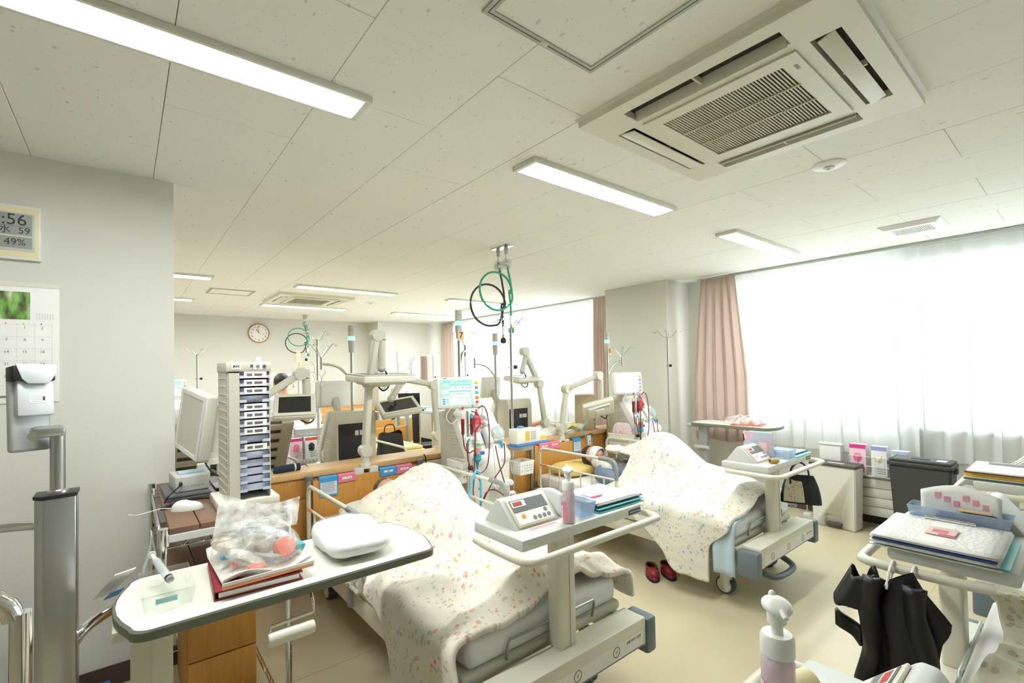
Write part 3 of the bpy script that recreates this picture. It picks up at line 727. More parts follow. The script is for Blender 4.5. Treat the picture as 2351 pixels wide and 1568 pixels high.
p1, h1 = lying('patient asleep under the pink-flowered duvet, only the top of the head showing', (BX1-.0, BY+.06, 0), 0, M('brown_hair', (92, 68, 52), .6, 0, .2, 80, .4, 90), lift=.03)
B().tube([h1+V((-.085, -.03, .0)), h1+V((-.05, -.075, .085)), h1+V((.05, -.075, .085)), h1+V((.085, -.03, .0))], .003, 6, sm=3).obj('mask_band', WHITE, p1)
def pillow(lab, loc, mat, w=.56, d=.36, h=.1):
    def f(u, v):
        a, b = u*2*PI, (v-.5)*PI
        c = abs(math.cos(b)); q = lambda x: math.copysign(abs(x)**.45, x)
        return (w/2*q(math.cos(a))*c**.35, d/2*q(math.sin(a))*c**.35, h/2*math.sin(b)*(1+.08*math.sin(a*4)))
    o = B().grid(f, 36, 14).obj('pillow', mat, None, 180); o.location = loc
    return tag(o, lab, 'pillow')
pillow('yellow pillow under the masked patient\'s head', (BX2-.05, BY+1.77, .572), M('yellow_pillowcase', (232, 206, 128), .9, 0, .05, 20, .4, 40, spec=.1), .6, .36, .1)
pillow('white pillow under the sleeping patient\'s head', (BX1, BY+1.8, .572), SHEET, .56, .34, .1)
# name sleeves, clamps and labels over the headboards
def sleeve(x0, x1, y, m, lab, drop=.035, text=None, sheet=False):
    t = T('name_sleeve', lab, 'name sleeve', ((x0+x1)/2, y, .782)); w = x1-x0
    b = B().prism([(-.022, -drop), (-.022, .008), (-.012, .018), (.012, .018), (.022, .008), (.022, -.03), (.018, -.03), (.018, .004), (-.018, .004), (-.018, -drop)], 'x', -w/2, w/2)
    b.obj('sleeve', m, t)
    if text: B().box((0, -.0226, -.012), (w*.55, .001, .016)).obj('paper_label', PAPER, t); txt(text, .012, (0, -.0234, -.012), (PI/2, 0, 0), INK, t)
    if sheet:
        B().box((0, -.0226, -drop/2-.005), (w*.9, .001, drop*.72)).obj('printed_sheet', M('printed_sheet', (214, 224, 234), .5), t)
        for i in range(6): B().box((-.006*(i % 2), -.0234, -.028-drop*.1*i), (w*.7, .0006, .004)).obj('text_line', LGT, t)
yb = BY+2.045
sleeve(1.04, 1.165, yb, BLUEP, 'blue plastic sleeve with a printed notice over the headboard of the pink-flowered bed', .12, None, True)
sleeve(1.17, 1.295, yb, PINKP, 'pink name sleeve beside the printed blue sleeve on the headboard', .04, '火・木・土')
sleeve(1.482, 1.615, yb, BLUEP, 'blue name sleeve beside the metal clamps on the headboard of the pink-flowered bed', .045, '透析')
sleeve(1.618, 1.745, yb, PINKP, 'pink name sleeve at the machine end of the headboard of the pink-flowered bed', .045, '火・木')
txt('取扱注意 ベッド', .022, (BX1+.27, BY+2.0295, .725), (PI/2, 0, 0), M('brown_print', (132, 88, 40), .7), bpy.data.objects['hospital_bed'], 'headboard_print')
sleeve(3.1, 3.235, yb, PINKP, 'pink name sleeve next to the rail on the headboard of the blue-flowered bed', .05, '月水金')
sleeve(3.238, 3.375, yb, PINKP, 'pink name sleeve beside the arm clamp on the headboard of the blue-flowered bed', .05, '月水金')
sleeve(3.57, 3.68, yb, BLUEP, 'blue plastic sleeve with a printed notice behind the masked patient', .13, None, True)
# ================================================================== dialysis machines
SIDE = M('beige_machine_side', (206, 202, 184), .5)
MWH = M('machine_white', (240, 240, 234), .35)
SCRG = M('lit_screen_green', (150, 214, 180), .3, 0, 0, emit=.2, emc=(170, 226, 196))
SCRB = M('lit_screen_pale', (200, 228, 228), .3, 0, 0, emit=.2, emc=(206, 232, 232))
SCRW = M('lit_screen_white', (236, 242, 240), .3, 0, 0, emit=.22, emc=(240, 246, 244))
SCBL = M('lit_screen_blue', (120, 180, 226), .3, 0, 0, emit=.22, emc=(110, 175, 226))
GLED = M('green_lamp_lit', (120, 240, 150), .3, 0, 0, emit=1.0, emc=(110, 245, 150))
OLED = M('orange_lamp_lit', (250, 150, 70), .3, 0, 0, emit=.9, emc=(250, 140, 60))
SEG = M('lamp_segment_grey', (188, 188, 176), .35)
YLW = M('yellow_key', (236, 200, 70), .4); CYN = M('cyan_key', (90, 190, 210), .4); ORK = M('orange_key', (240, 140, 60), .4); REDK = M('red_knob', (196, 50, 48), .4)
BLUEK = M('blue_cap', (50, 110, 210), .4); TEAL = M('teal_cap', (60, 160, 176), .4)
PINKD = M('pink_dialyzer', (226, 150, 152), .3); WRING = M('clear_ring', (225, 215, 210), .3)
def screen(par, c, w, h, rz, tilt, base, rich):
    """flat display with panels and figures; local frame: u right, v up, facing -y after rz"""
    R = Matrix.Rotation(rz, 3, 'Z') @ Matrix.Rotation(tilt, 3, 'X')
    eu = Euler((PI/2+tilt, 0, rz)); c = V(c)
    def at(u, v, d): return c+R @ V((u, -d, v))
    def rect(u, v, a, b, d, m, n='screen_field'):
        o = B().box((0, 0, 0), (a, .0006, b)).obj(n, m, par, 0); o.location = at(u, v, d); o.rotation_euler = (tilt, 0, rz); return o
    rect(0, 0, w, h, .0005, base, 'screen')
    if not rich: return
    rect(-.29*w, .44*h, .25*w, .06*h, .0012, SCBL); rect(.2*w, .44*h, .25*w, .04*h, .0012, SCBL)
    rect(.13*w, .3*h, .68*w, .05*h, .0012, SCBL); rect(.13*w, .05*h, .68*w, .05*h, .0012, SCBL)
    rect(.13*w, .19*h, .68*w, .17*h, .0012, SCRW); rect(.13*w, -.06*h, .68*w, .17*h, .0012, SCRW)
    rect(-.36*w, .05*h, .22*w, .12*h, .0012, SCRW); rect(-.1*w, -.34*h, .75*w, .28*h, .0012, SCRB); rect(.36*w, -.34*h, .2*w, .28*h, .0012, SCRB)
    for i in range(3): rect(-.4*w, -.26*h-.085*h*i, .1*w, .06*h, .0018, M('screen_key', (110, 140, 190), .4, 0, 0, emit=.1)); rect(-.28*w, -.26*h-.085*h*i, .07*w, .06*h, .0018, SCBL)
    for i in range(3): rect((-.3+.28*i)*w, -.165*h, .17*w, .05*h, .0012, SCRW)
    for u, v, s_ in ((-.06, .19, '0.96'), (.16, .19, '1.30'), (.38, .19, '0.46'), (-.05, -.06, '23.30'), (.17, -.06, '32.00'), (.38, -.06, '10.9')):
        txt(s_, .024*w/.24, at(u*w, v*h, .0018), eu, INK, par, 'figure')
    txt('透析', .016*w/.24, at(-.34*w, .3*h, .0018), eu, SCRW, par, 'screen_word')
def machine(loc, rz, lab, num=None, lit=GLED, mon_rz=-.25, mon=(-.09, -.06, 1.36), rich=True, base=None, lines=True, pole_h=1.86, towerx=-.16, arm=1, detail=True, armrz=0):
    t = T('dialysis_machine', lab, 'dialysis machine', loc, rz, 'bedside dialysis machines')
    prof = [(-.2, .1), (-.2, .80), (-.16, .90), (.0, 1.17), (.06, 1.2), (.2, 1.2), (.22, 1.14), (.22, .1)]
    B().prism(prof, 'x', -.17, .17, .012).obj('body', SIDE, t)
    fp = B().prism([(-.235, .14), (-.235, .80), (-.255, .84), (-.25, .885), (-.2, .92), (-.03, 1.175), (.05, 1.205), (.05, 1.16), (-.15, .85), (-.19, .14)], 'x', -.182, .182, .012).obj('front_panel', MWH, t)
    B().lathe((0, -.12, .80), [(.16, -.08), (.178, -.03), (.185, .03), (.17, .06), (.001, .061)], 28, None, (1, .78)).obj('rounded_shoulder', MWH, t)
    B().bb(-.17, .17, -.24, .24, .06, .14, .02).obj('base', SIDE, t)
    for x in (-.14, .14):
        for y in (-.19, .19): B().cyl((x-.012, y, .03), (x+.012, y, .03), .03, n=14).obj('caster', GREY, t)
    if detail:
        bp = B().bb(-.1, .155, .22, .227, .2, 1.1, .004).obj('rear_cover', DARK, t)
        for i in range(9): B().bb(-.06, .11, .2275, .2285, .3+.018*i, .308+.018*i).obj('rear_louvre', M('louvre_black', (46, 46, 48), .5), bp)
        B().bb(-.08, -.02, .227, .23, 1.0, 1.04).bb(-.01, .02, .227, .23, 1.0, 1.04).obj('rear_socket', GREYW, bp)
        for sx in (-1, 1):
            for i in range(6):
                for dy in (0, .055): B().box((sx*.1702, -.02+dy, .93+.022*i), (.007, .042, .007), 0, (0, .5*sx, 0)).obj('side_louvre', SIDE, t)
        # drawer line, hooks, side ports
        B().bb(-.14, .14, -.238, -.235, .44, .443).bb(-.14, .14, -.238, -.235, .30, .303).obj('panel_rib', MWH, fp)
        txt('電源', .03, (.1, -.237, .36), (PI/2, 0, 0), INK, fp)
        h = B().bb(-.02, .15, -.275, -.24, .62, .66, .01)
        for x in (0, .05, .1, .14): h.lathe((x, -.285, .66), [(.02, -.02), (.024, 0), (.02, .02), (.012, .02)], 14, Matrix.Rotation(PI/2, 3, 'X'))
        h.obj('connector_block', MWH, t)
        B().tube([(.18, -.2, .55), (.24, -.2, .55), (.25, -.2, .54), (.25, -.2, .40), (.24, -.2, .385), (.18, -.2, .39)], .016, 8).obj('side_handle', MWH, t)
        B().cyl((.19, -.1, .73), (.2, -.15, .73), .03, n=16).obj('port_ring', STEEL, t)
        # sloping upper deck with pumps
        an = math.atan2(.27, .16)
        def dk(u, v, d):  # u right, v up the slope from (-.16,.9), d off the surface
            e = V((0, math.cos(an), math.sin(an))); n = V((0, -math.sin(an), math.cos(an)))
            return V((u, -.2, .915))+e*v+n*d
        R3 = Matrix.Rotation(an, 3, 'X')
        for u in (-.085, .01):
            B().cyl(dk(u, .03, .035), dk(u, .16, .035), .033, n=18).obj('grey_pump_cover', M('pump_cover', (214, 216, 214), .35), t)
        B().box(dk(.11, .12, .02), (.1, .14, .04), .012, (an, 0, 0)).obj('pump_housing', MWH, t)
        B().lathe(dk(.11, .11, .04), [(.055, 0), (.055, .02), (.045, .026), (.001, .027)], 24, R3).obj('pump_lid', see('pump_lid', (235, 240, 240), .35, .1), t)
        B().tube([dk(.11+.035*math.cos(a), .11+.035*math.sin(a), .035) for a in [i*.45 for i in range(13)]], .006, 6).obj('pump_tube', M('pump_tube_grey', (176, 176, 176), .3), t)
        B().box(dk(.0, .225, .02), (.13, .08, .05), .014, (an, 0, 0)).obj('pump_housing', MWH, t)
        B().lathe(dk(.0, .225, .046), [(.042, 0), (.042, .012), (.001, .016)], 20, R3).obj('pump_lid', see('pump_lid_grey', (200, 200, 200), .5, .1), t)
        for u, v, m in ((.06, .16, REDK), (-.035, .12, BLUEK), (.06, .09, REDK), (-.1, .2, YLW), (.12, .03, BLUEP)): B().box(dk(u, v, .02), (.016, .03, .014), .004, (an, 0, .3)).obj('colour_clip', m, t)
        B().lathe(dk(.12, .015, .03), [(.004, -.03), (.012, 0), (.006, .02)], 10).obj('blue_clamp', BLUEP, t)
    # monitor
    mo = V(mon); rzm = mon_rz
    R = Matrix.Rotation(rzm, 3, 'Z') @ Matrix.Rotation(-.1, 3, 'X')
    eu = Euler((-.1, 0, rzm))
    B().cyl((mo.x, .03, 1.17), (mo.x, mo.y+.03, mo.z-.05), .035, n=14).obj('monitor_neck', SIDE, t)
    mb = B().box((0, 0, 0), (.325, .05, .235), .02, seg=3).box((.0, .03, -.01), (.26, .04, .18), .015).obj('monitor', MWH, t)
    mb.location = mo; mb.rotation_euler = eu
    B().box((-.018, -.0252, .0), (.242, .0012, .196)).obj('screen_bezel', GREYW, mb)
    screen(mb, (-.018, -.0258, 0), .232, .186, 0, 0, base or SCRG, rich)
    for i, m in enumerate((YLW, GREY, CYN, ORK)): B().box((.134, -.0255, .072-.037*i), (.026, .004, .022), .003).obj('side_key', m, mb)
    B().cyl((.134, -.025, -.075), (.134, -.035, -.075), .011, n=14).obj('stop_knob', REDK, mb)
    B().box((-.1, -.0254, .107), (.024, .0008, .005)).obj('maker_mark', LGT, mb)
    # tower pole with signal lamp, hooks
    px, py = towerx, .12
    B().tube([(px, py, .9), (px, py, pole_h-.2)], .0125, 10).obj('lamp_pole', STEEL, t)
    zz = pole_h-.2
    B().cyl((px, py, zz), (px, py, zz+.06), .022, .026, 16).obj('lamp_base', SEG, t)
    for i, (m, hgt) in enumerate(((SEG, .045), (lit, .03), (SEG, .05), (OLED if lit is OLED else SEG, .035))):
        z0 = zz+.06+(0, .048, .081, .134)[i]
        B().cyl((px, py, z0), (px, py, z0+hgt), .028, n=18).obj('lamp_segment', m, t)
    if num:
        nc = B().box((px, py-.031, zz+.02), (.058, .003, .08)).obj('number_card', M('tan_card', (226, 190, 140), .7), t)
        txt(num, .075, (px, py-.0335, zz+.02), (PI/2, 0, 0), INK, nc)
    if arm:
        ca, sa = math.cos(armrz), math.sin(armrz)
        q = lambda x, z: (px+x*ca, py+x*sa, z)
        z0 = zz-.2
        B().tube([q(0, z0-.05), q(.03, z0), q(.1, z0+.07), q(.18, z0+.1), q(.25, z0+.105)], .011, 10, sm=4).obj('hook_arm', STEEL, t)
        B().cyl(q(.25, z0+.06), q(.25, z0+.16), .011, n=10).obj('hook_post', STEEL, t)
        for k in range(4):
            a = armrz+PI/4+k*PI/2; dx, dy = math.cos(a), math.sin(a); b0 = V(q(.25, z0+.15))
            B().tube([b0, b0+V((dx*.04, dy*.04, .05)), b0+V((dx*.1, dy*.1, .12)), b0+V((dx*.12, dy*.12, .10)), b0+V((dx*.135, dy*.135, .11))], .0028, 6, sm=3).obj('hook', STEEL, t)
        b0 = V(q(.25, z0+.06))
        for s in (-1, 1):
            B().tube([b0+V((s*.02, 0, 0)), b0+V((s*.03, 0, -.03)), b0+V((s*.01, 0, -.05)), b0+V((-s*.02, 0, -.15))], .002, 6, sm=3).obj('forceps', STEEL, t)
    return t
m1 = machine((2.14, 3.13, 0), 0, 'dialysis machine numbered 7 with green screen standing between the two flowered beds', '7', mon_rz=-.42, mon=(-.22, -.14, 1.355), towerx=-.04, pole_h=1.98, armrz=PI/4)
m2 = machine((4.28, 3.2, 0), 0, 'dialysis machine numbered 8 with pale screen standing before the pillar', '8', mon_rz=-.5, mon=(-.2, -.1, 1.35), base=SCRB, rich=False, towerx=-.24, pole_h=1.88, armrz=0)
mA = machine((1.50, 4.12, 0), PI, 'dialysis machine seen from behind with a black rear cover, beyond the low partition', None, mon_rz=.1, mon=(.08, -.1, 1.34), towerx=-.0, pole_h=1.89, armrz=.0)
mB = machine((3.31, 4.15, 0), PI, 'dialysis machine seen from behind beside the far window, beyond machine 7', None, mon_rz=.3, mon=(.16, -.1, 1.33), towerx=.25, pole_h=1.88, armrz=-.1)
mC = machine((.42, 7.75, 0), 0, 'distant dialysis machine with green screen cut off by the wall corner', None, mon_rz=.1, mon=(.06, -.14, 1.355), pole_h=1.87, towerx=.07, arm=0)
mD = machine((2.2, 7.9, 0), 0, 'distant dialysis machine with red and orange signal lamp behind the nurse', '2', OLED, pole_h=1.85, towerx=-.05, mon=(-.35, -.2, 1.4))
mE = machine((4.25, 8.6, 0), 0, 'distant dialysis machine with blue screen before the back wall projection', None, SEG, base=SCBL, pole_h=1.9, mon=(-.42, -.14, 1.36), mon_rz=0, towerx=-.05, rich=False)
mF = None

# dialyzers, drip chambers and lines
def dialyzer(loc, lab, mid, capm, sc_=1):
    t = T('dialyzer', lab, 'dialyzer', loc)
    B().cyl((0, 0, -.14), (0, 0, .14), .0235, n=20).obj('fibre_tube', mid, t)
    B().lathe((0, 0, .14), [(.028, -.03), (.028, .0), (.033, .004), (.033, .014), (.014, .03), (.009, .05), (.007, .07)], 18).obj('top_cap', M('pink_cap', (222, 90, 100), .35), t)
    B().lathe((0, 0, -.14), [(.028, .03), (.028, .0), (.033, -.004), (.033, -.014), (.014, -.03), (.009, -.05), (.007, -.07)], 18).obj('bottom_cap', TEAL, t)
    B().cyl((.024, 0, .11), (.058, 0, .11), .014, n=14).obj('red_port', capm, t)
    B().cyl((.024, 0, -.11), (.058, 0, -.11), .014, n=14).obj('blue_port', BLUEK, t)
    B().cyl((0, 0, -.065), (0, 0, .045), .0242, n=20).obj('paper_label', PAPER, t)
    B().cyl((0, 0, -.062), (0, 0, -.03), .0246, n=20).obj('green_label', M('label_green', (150, 205, 150), .6), t)
    txt('FD', .014, (0, -.0252, -.045), (PI/2, 0, 0), INK, t)
    B().cyl((0, 0, -.012), (0, 0, .022), .029, n=18).bb(-.1, -.02, -.008, .008, -.006, .016).obj('holder_clip', MWH, t)
    return t
d1 = dialyzer((1.965, 2.825, 1.03), 'pink hollow-fibre dialyzer clipped in front of machine 7', PINKD, M('pink_port', (226, 130, 130), .4))
d2 = dialyzer((4.06, 2.93, 1.03), 'dark pink dialyzer clipped in front of machine 8', M('dark_pink_dialyzer', (196, 84, 92), .3), REDK)
def lines(lab, loc, dz, extra):
    t = T('blood_line_set', lab, 'tubing', loc)
    # holder pole
    B().cyl((-.065, .02, -.46), (-.065, .02, .2), .0085, n=10).obj('holder_pole', STEEL, t)
    B().cyl((-.085, -.02, -.2), (-.06, -.02, -.2), .017, n=12).obj('clamp_knob', DARK, t)
    for x in (-.125, -.05):
        B().lathe((x, -.01, .12), [(.004, -.09), (.012, -.075), (.0125, .03), (.008, .04)], 12).obj('blood_chamber', BLOOD, t)
        B().lathe((x, -.01, .12), [(.013, .03), (.013, .055), (.006, .065)], 12).obj('chamber_cap', M('pink_clear_cap', (244, 190, 190), .3) if x < -.1 else TEAL, t)
    for p in ([(-.125, -.01, .03), (-.12, -.02, -.05), (-.09, -.03, -.09), (-.05, -.03, -.08), (-.03, -.03, -.12)],
              [(-.11, -.03, -.02), (-.1, -.04, -.16), (-.04, -.05, -.24), (.05, -.05, -.2), (.075, -.05, -.02), (.07, -.04, .16), (.04, -.03, .23), (.0, -.02, .215)],
              [(-.05, -.01, .2), (.0, -.02, .17), (.01, -.03, .1), (-.03, -.03, .06), (-.04, -.03, -.1), (-.055, -.03, -.3), (-.06, -.03, -.36), (-.06, -.04, -.45)],
              [(0, 0, -.21), (.0, -.01, -.28), (.01, -.02, -.33), (-.01, -.03, -.36)],
              [(.2, -.06, -.05), (.205, -.06, -.13), (.18, -.08, -.2), (.08, -.1, -.28), (0, -.12, -.36), (-.06, -.14, -.42)],
              [(.12, -.06, -.06), (.14, -.07, -.18), (.17, -.08, -.3), (.2, -.08, -.38)],
              [(-.06, -.14, -.42), (-.03, -.14, -.36), (.03, -.13, -.35), (.1, -.12, -.38), (.22, -.1, -.47)])+tuple(extra):
        B().tube(p, .0042, 7, sm=5).obj('blood_tube', BLOOD, t)
    for p in ([(-.06, -.02, .23), (-.1, -.02, .3), (-.16, 0, .28), (-.24, .02, .18), (-.2, .02, .12), (-.15, .02, .15)],
              [(.08, -.05, .1), (.1, -.06, -.1), (.12, -.06, -.3), (.15, -.05, -.46)], [(-.04, 0, .22), (.03, -.02, .26), (.06, .02, .14), (.07, .05, .04)],
              [(-.03, -.06, -.3), (-.06, -.07, -.4), (-.08, -.05, -.5)]):
        B().tube(p, .0045, 7, sm=4).obj('clear_line', CLEAR, t)
    for c, m in (((-.13, -.02, .225), REDK), ((-.045, -.02, .235), CYN), ((-.09, -.03, .0), BLUEP)):
        B().box(c, (.014, .012, .022), .003, (.3, .2, .4)).obj('clamp', m, t)
    return t
lines('dark red blood lines and clear tubes strung in front of machine 7', (1.965, 2.825, 1.03), 0, [])
lines('blood lines and clear tubes around the dark pink dialyzer at the pillar-side machine', (4.06, 2.93, 1.03), 0, [[(.02, -.02, -.28), (.03, -.04, -.4), (.01, -.06, -.48)], [(-.04, -.1, -.5), (.02, -.1, -.46), (.06, -.1, -.46)]])
tag(B().tube([(1.80, 2.70, .64), (1.83, 2.70, .76), (1.875, 2.71, .83), (1.915, 2.72, .76), (1.925, 2.74, .5)], .008, 8, sm=5).obj('oxygen_tube', M('light_blue_tube', (96, 190, 224), .35)), 'light blue tube arching over the rail beside machine 7', 'tubing')
# IV poles
def ivpole(loc, h, lab, knob=.34, rz=0, n=4, leg=.2):
    t = T('iv_pole', lab, 'IV pole', loc, rz, 'stainless drip stands')
    B().cyl((0, 0, .12), (0, 0, h), .011, n=10).obj('pole', STEEL, t)
    for k in range(5):
        a = 2*PI*k/5; lg = B().tube([(0, 0, .13), (leg*.5*math.cos(a), leg*.5*math.sin(a), .1), (leg*math.cos(a), leg*math.sin(a), .06)], .011, 8).obj('leg', STEEL, t)
        B().cyl((leg*math.cos(a), leg*math.sin(a)-.01, .028), (leg*math.cos(a), leg*math.sin(a)+.01, .028), .028, n=12).obj('caster', DARK, lg)
    for k in range(n):
        a = .4+2*PI*k/n; dx, dy = math.cos(a), math.sin(a)
        B().tube([(0, 0, h-.01), (dx*.05, dy*.05, h+.01), (dx*.11, dy*.11, h+.075), (dx*.13, dy*.13, h+.05), (dx*.155, dy*.155, h+.065)], .003, 6, sm=3).obj('hook', STEEL, t)
    B().cyl((-.03, 0, h-knob-.02), (.03, 0, h-knob-.02), .006, n=8).obj('clamp', STEEL, t)
    B().cyl((.03, 0, h-knob-.02), (.055, 0, h-knob-.02), .016, n=12).obj('clamp_knob', DARK, t)
    return t
ivpole((2.44, 3.0, 0), 1.86, 'stainless drip stand beside machine 7 in front of the green hose', .3, leg=.095)
ivpole((4.72, 3.02, 0), 1.85, 'stainless drip stand in front of the pillar', .3, leg=.13)
ivpole((1.42, 4.66, 0), 1.84, 'stainless drip stand beyond the partition beside the rear-facing machine', .48)
ivpole((.74, 7.45, 0), 1.8, 'stainless drip stand near the wall corner below the far lamps', .3, leg=.11)
ivpole((4.75, 8.3, 0), 1.82, 'stainless drip stand in front of the wall mirror', .4)
ivpole((4.45, 6.7, 0), 1.86, 'stainless drip stand in front of the far pink drape', .4)
# ------------------------------------------------------------------ television arms
ARM = M('arm_ivory', (216, 214, 196), .4); TVB = M('tv_ivory', (226, 224, 208), .45)
def tvarm(lab, base, elbow, top, drop, tvc, tvrot, tvsize=(.3, .22, .05), face=1, cable=True):
    t = T('tv_arm', lab, 'tv arm', base, 0, 'jointed bedside television arms'); b0 = V(base)
    e, tp, dr, tc = [V(p)-b0 for p in (elbow, top, drop, tvc)]
    B().cyl((0, 0, 0), (0, 0, .1), .032, n=16).lathe((0, 0, 0), [(.04, -.01), (.04, .02), (.032, .03)], 16).obj('base_post', ARM, t)
    B().box((-.055, 0, -.05), (.07, .06, .1), .008).box((.055, 0, -.05), (.07, .06, .1), .008).obj('clamp', GREYW, t)
    def link(p, q, name, r=.03):
        d = q-p; mid = (p+q)/2
        o = B().box((0, 0, 0), (.058, .048, d.length), .014, seg=3).obj(name, ARM, t); o.location = mid; o.rotation_euler = d.to_track_quat('Z', 'Y').to_euler()
        B().box((0, -.0245, 0), (.03, .002, d.length*.75)).obj('link_groove', GREYW, o)
    sidey = V((0, .035, 0))
    link(V((0, 0, .1)), e, 'lower_link'); link(e, tp, 'upper_link')
    for p, r in ((V((0, 0, .12)), .045), (e, .045), (tp, .045)): B().cyl(p-sidey, p+sidey, r, n=24).obj('joint', ARM, t)
    B().cyl(tp+V((.04, 0, .03)), dr, .029, n=18).obj('drop_post', ARM, t)
    B().cyl(tp+V((.04, 0, -.03)), tp+V((.04, 0, -.036)), .0296, n=18).obj('black_band', DARK, t)
    B().sph(dr, .032, n=14).obj('tilt_ball', ARM, t)
    w, h, d = tvsize
    tv = B().box((0, 0, 0), (w, d, h), .016, seg=3).box((0, d*.5, 0), (w*.72, d*.7, h*.66), .012).obj('television', TVB, t); tv.location = tc; tv.rotation_euler = tvrot
    B().ring(-w/2+.006, w/2-.006, -h/2+.006, h/2-.006, .026, 0, .004).xf(Matrix.Translation((0, -d/2-.001, 0)) @ Matrix.Rotation(PI/2, 4, 'X')).obj('screen_frame', TVB, tv)
    B().box((0, -d/2-.001, .006), (w-.06, .002, h-.06)).obj('dark_screen', M('off_screen', (40, 42, 40), .12), tv)
    for i in range(10): B().box((-w*.3+i*.014, d*.86, h*.25), (.006, .003, .03)).obj('vent_slot', GREY, tv)
    B().box((0, d*.95, 0), (.09, .02, .09), .006).obj('mount_plate', TVB, tv)
    if cable: B().tube([dr+V((.03, 0, -.02)), dr+V((.05, -.03, -.12)), dr+V((-.02, -.06, -.17)), tc+V((-.06, .02, .0))], .006, 7, sm=4).obj('cable', DARK, t)
    return t
tvarm('ivory tv arm folded upright on the headboard of the pink-flowered bed, screen face down', (1.385, 3.445, .82), (1.425, 3.45, 1.44), (1.49, 3.45, 1.80), (1.525, 3.45, 1.55), (1.5, 3.4, 1.475), (-PI/2+.06, 0, .1), (.44, .3, .055))
tvarm('ivory tv arm over the masked patient showing the back of its tilted screen', (3.44, 3.445, .8), (3.50, 3.42, 1.31), (3.79, 3.245, 1.44), (3.83, 3.245, 1.17), (3.71, 3.18, 1.105), (-.75, .25, 2.5), (.32, .22, .05))
tvarm('ivory tv arm beyond the partition, dark screen tilted down near the blue cart', (2.19, 3.77, .82), (2.16, 3.78, 1.40), (1.86, 3.8, 1.46), (1.77, 3.82, 1.29), (1.83, 3.8, 1.21), (-1.15, -.12, -.2), (.34, .25, .05))
tvarm('ivory tv arm with folded flat screen in front of the far sheer curtain', (3.52, 3.77, .82), (3.46, 3.79, 1.36), (3.28, 3.81, 1.71), (3.255, 3.82, 1.5), (3.23, 3.8, 1.42), (-PI/2+.1, 0, .1), (.32, .24, .045))
tvarm('ivory tv arm reaching past the tray tower with its dark screen hanging tilted', (.45, 3.68, .95), (.5, 3.66, 1.2), (.975, 3.6, 1.52), (1.02, 3.6, 1.34), (.925, 3.55, 1.285), (-.85, .0, -.28), (.27, .22, .05))
# ================================================================== left side: wall items, weighing scale, overbed table, rack
def wt(s, size, x, z, m, par, name='lettering', y=-.004, sx=1, al='CENTER'): return txt(s, size, (x, y, z), (PI/2, 0, 0), m, par, name, .0003, al, sx)
# digital wall clock
LCD = M('lcd_grey', (150, 156, 146), .3); SEGM = M('lcd_digit', (44, 48, 48), .5)
t = T('digital_clock', 'cream digital wall clock with time, date and humidity above the calendar', 'clock', (-.45, 3.107, 2.19))
B().box((0, -.012, .0), (.3, .024, .25), .006).obj('case', WHITE, t)
B().box((0, -.0245, 0), (.285, .003, .228), .002).obj('cream_face', M('cream_face', (238, 228, 186), .5), t)
B().box((.005, -.0265, .001), (.25, .003, .176), .002).obj('grey_bezel', M('silver_bezel', (205, 207, 200), .4), t)
B().box((.005, -.0285, .034), (.234, .002, .096)).obj('upper_display', LCD, t)
B().box((.005, -.0285, -.048), (.234, .002, .052)).obj('lower_display', LCD, t)
wt('10:56', .072, .03, .053, SEGM, t, 'digits', -.03, .95, 'CENTER')
wt('27. 水  59', .04, .035, .006, SEGM, t, 'digits', -.03); B().box((.005, -.0298, .026), (.225, .0006, .001)).obj('display_rule', SEGM, t)
wt('24.9c 49%', .042, .015, -.048, SEGM, t, 'digits', -.03); B().box((-.03, -.0262, .102), (.03, .0006, .004)).obj('maker_mark', LGT, t)
# calendar
t = T('wall_calendar', 'paper wall calendar with a waterfall photograph below the digital clock', 'calendar', (-.47, 3.107, 1.687))
B().box((0, -.003, 0), (.46, .004, .553), .001).obj('paper', PAPER, t)
B().box((0, -.0058, .268), (.46, .003, .02)).obj('top_strip', M('cream_strip', (232, 231, 214), .6), t)
def fallmat():
    m = M('waterfall_print', (120, 160, 90), .5); N = nt(m).nodes; L = nt(m).links; p = N['Principled BSDF']
    tc = N.new('ShaderNodeTexCoord'); mp = N.new('ShaderNodeMapping'); mp.inputs['Scale'].default_value = (14, 14, 5); mp.inputs['Rotation'].default_value = (0, .7, 0); L.new(tc.outputs['Object'], mp.inputs[0])
    n = N.new('ShaderNodeTexNoise'); n.inputs['Scale'].default_value = 2.2; n.inputs['Detail'].default_value = 6; L.new(mp.outputs[0], n.inputs['Vector'])
    r = N.new('ShaderNodeValToRGB'); e = r.color_ramp.elements
    e[0].position = .3; e[0].color = L4((40, 50, 40)); e[1].position = .75; e[1].color = L4((235, 240, 225))
    for q, c in ((.42, (96, 104, 60)), (.52, (110, 165, 70)), (.6, (150, 196, 110)), (.66, (190, 190, 150))): x = e.new(q); x.color = L4(c)
    L.new(n.outputs['Fac'], r.inputs[0]); L.new(r.outputs[0], p.inputs['Base Color']); return m
B().box((-.06, -.0055, .17), (.386, .001, .127)).obj('photograph', fallmat(), t)
GL = M('calendar_rule', (206, 208, 204), .8); colx = [-.2+.0575*i for i in range(7)]
for i in range(8): B().box((-.2+.058*i, -.0053, -.07), (.0008, .0006, .33)).obj('grid_rule', GL, t)
for j in range(7): B().box((.003, -.0053, .083-.0555*j), (.406, .0006, .0008)).obj('grid_rule', GL, t)
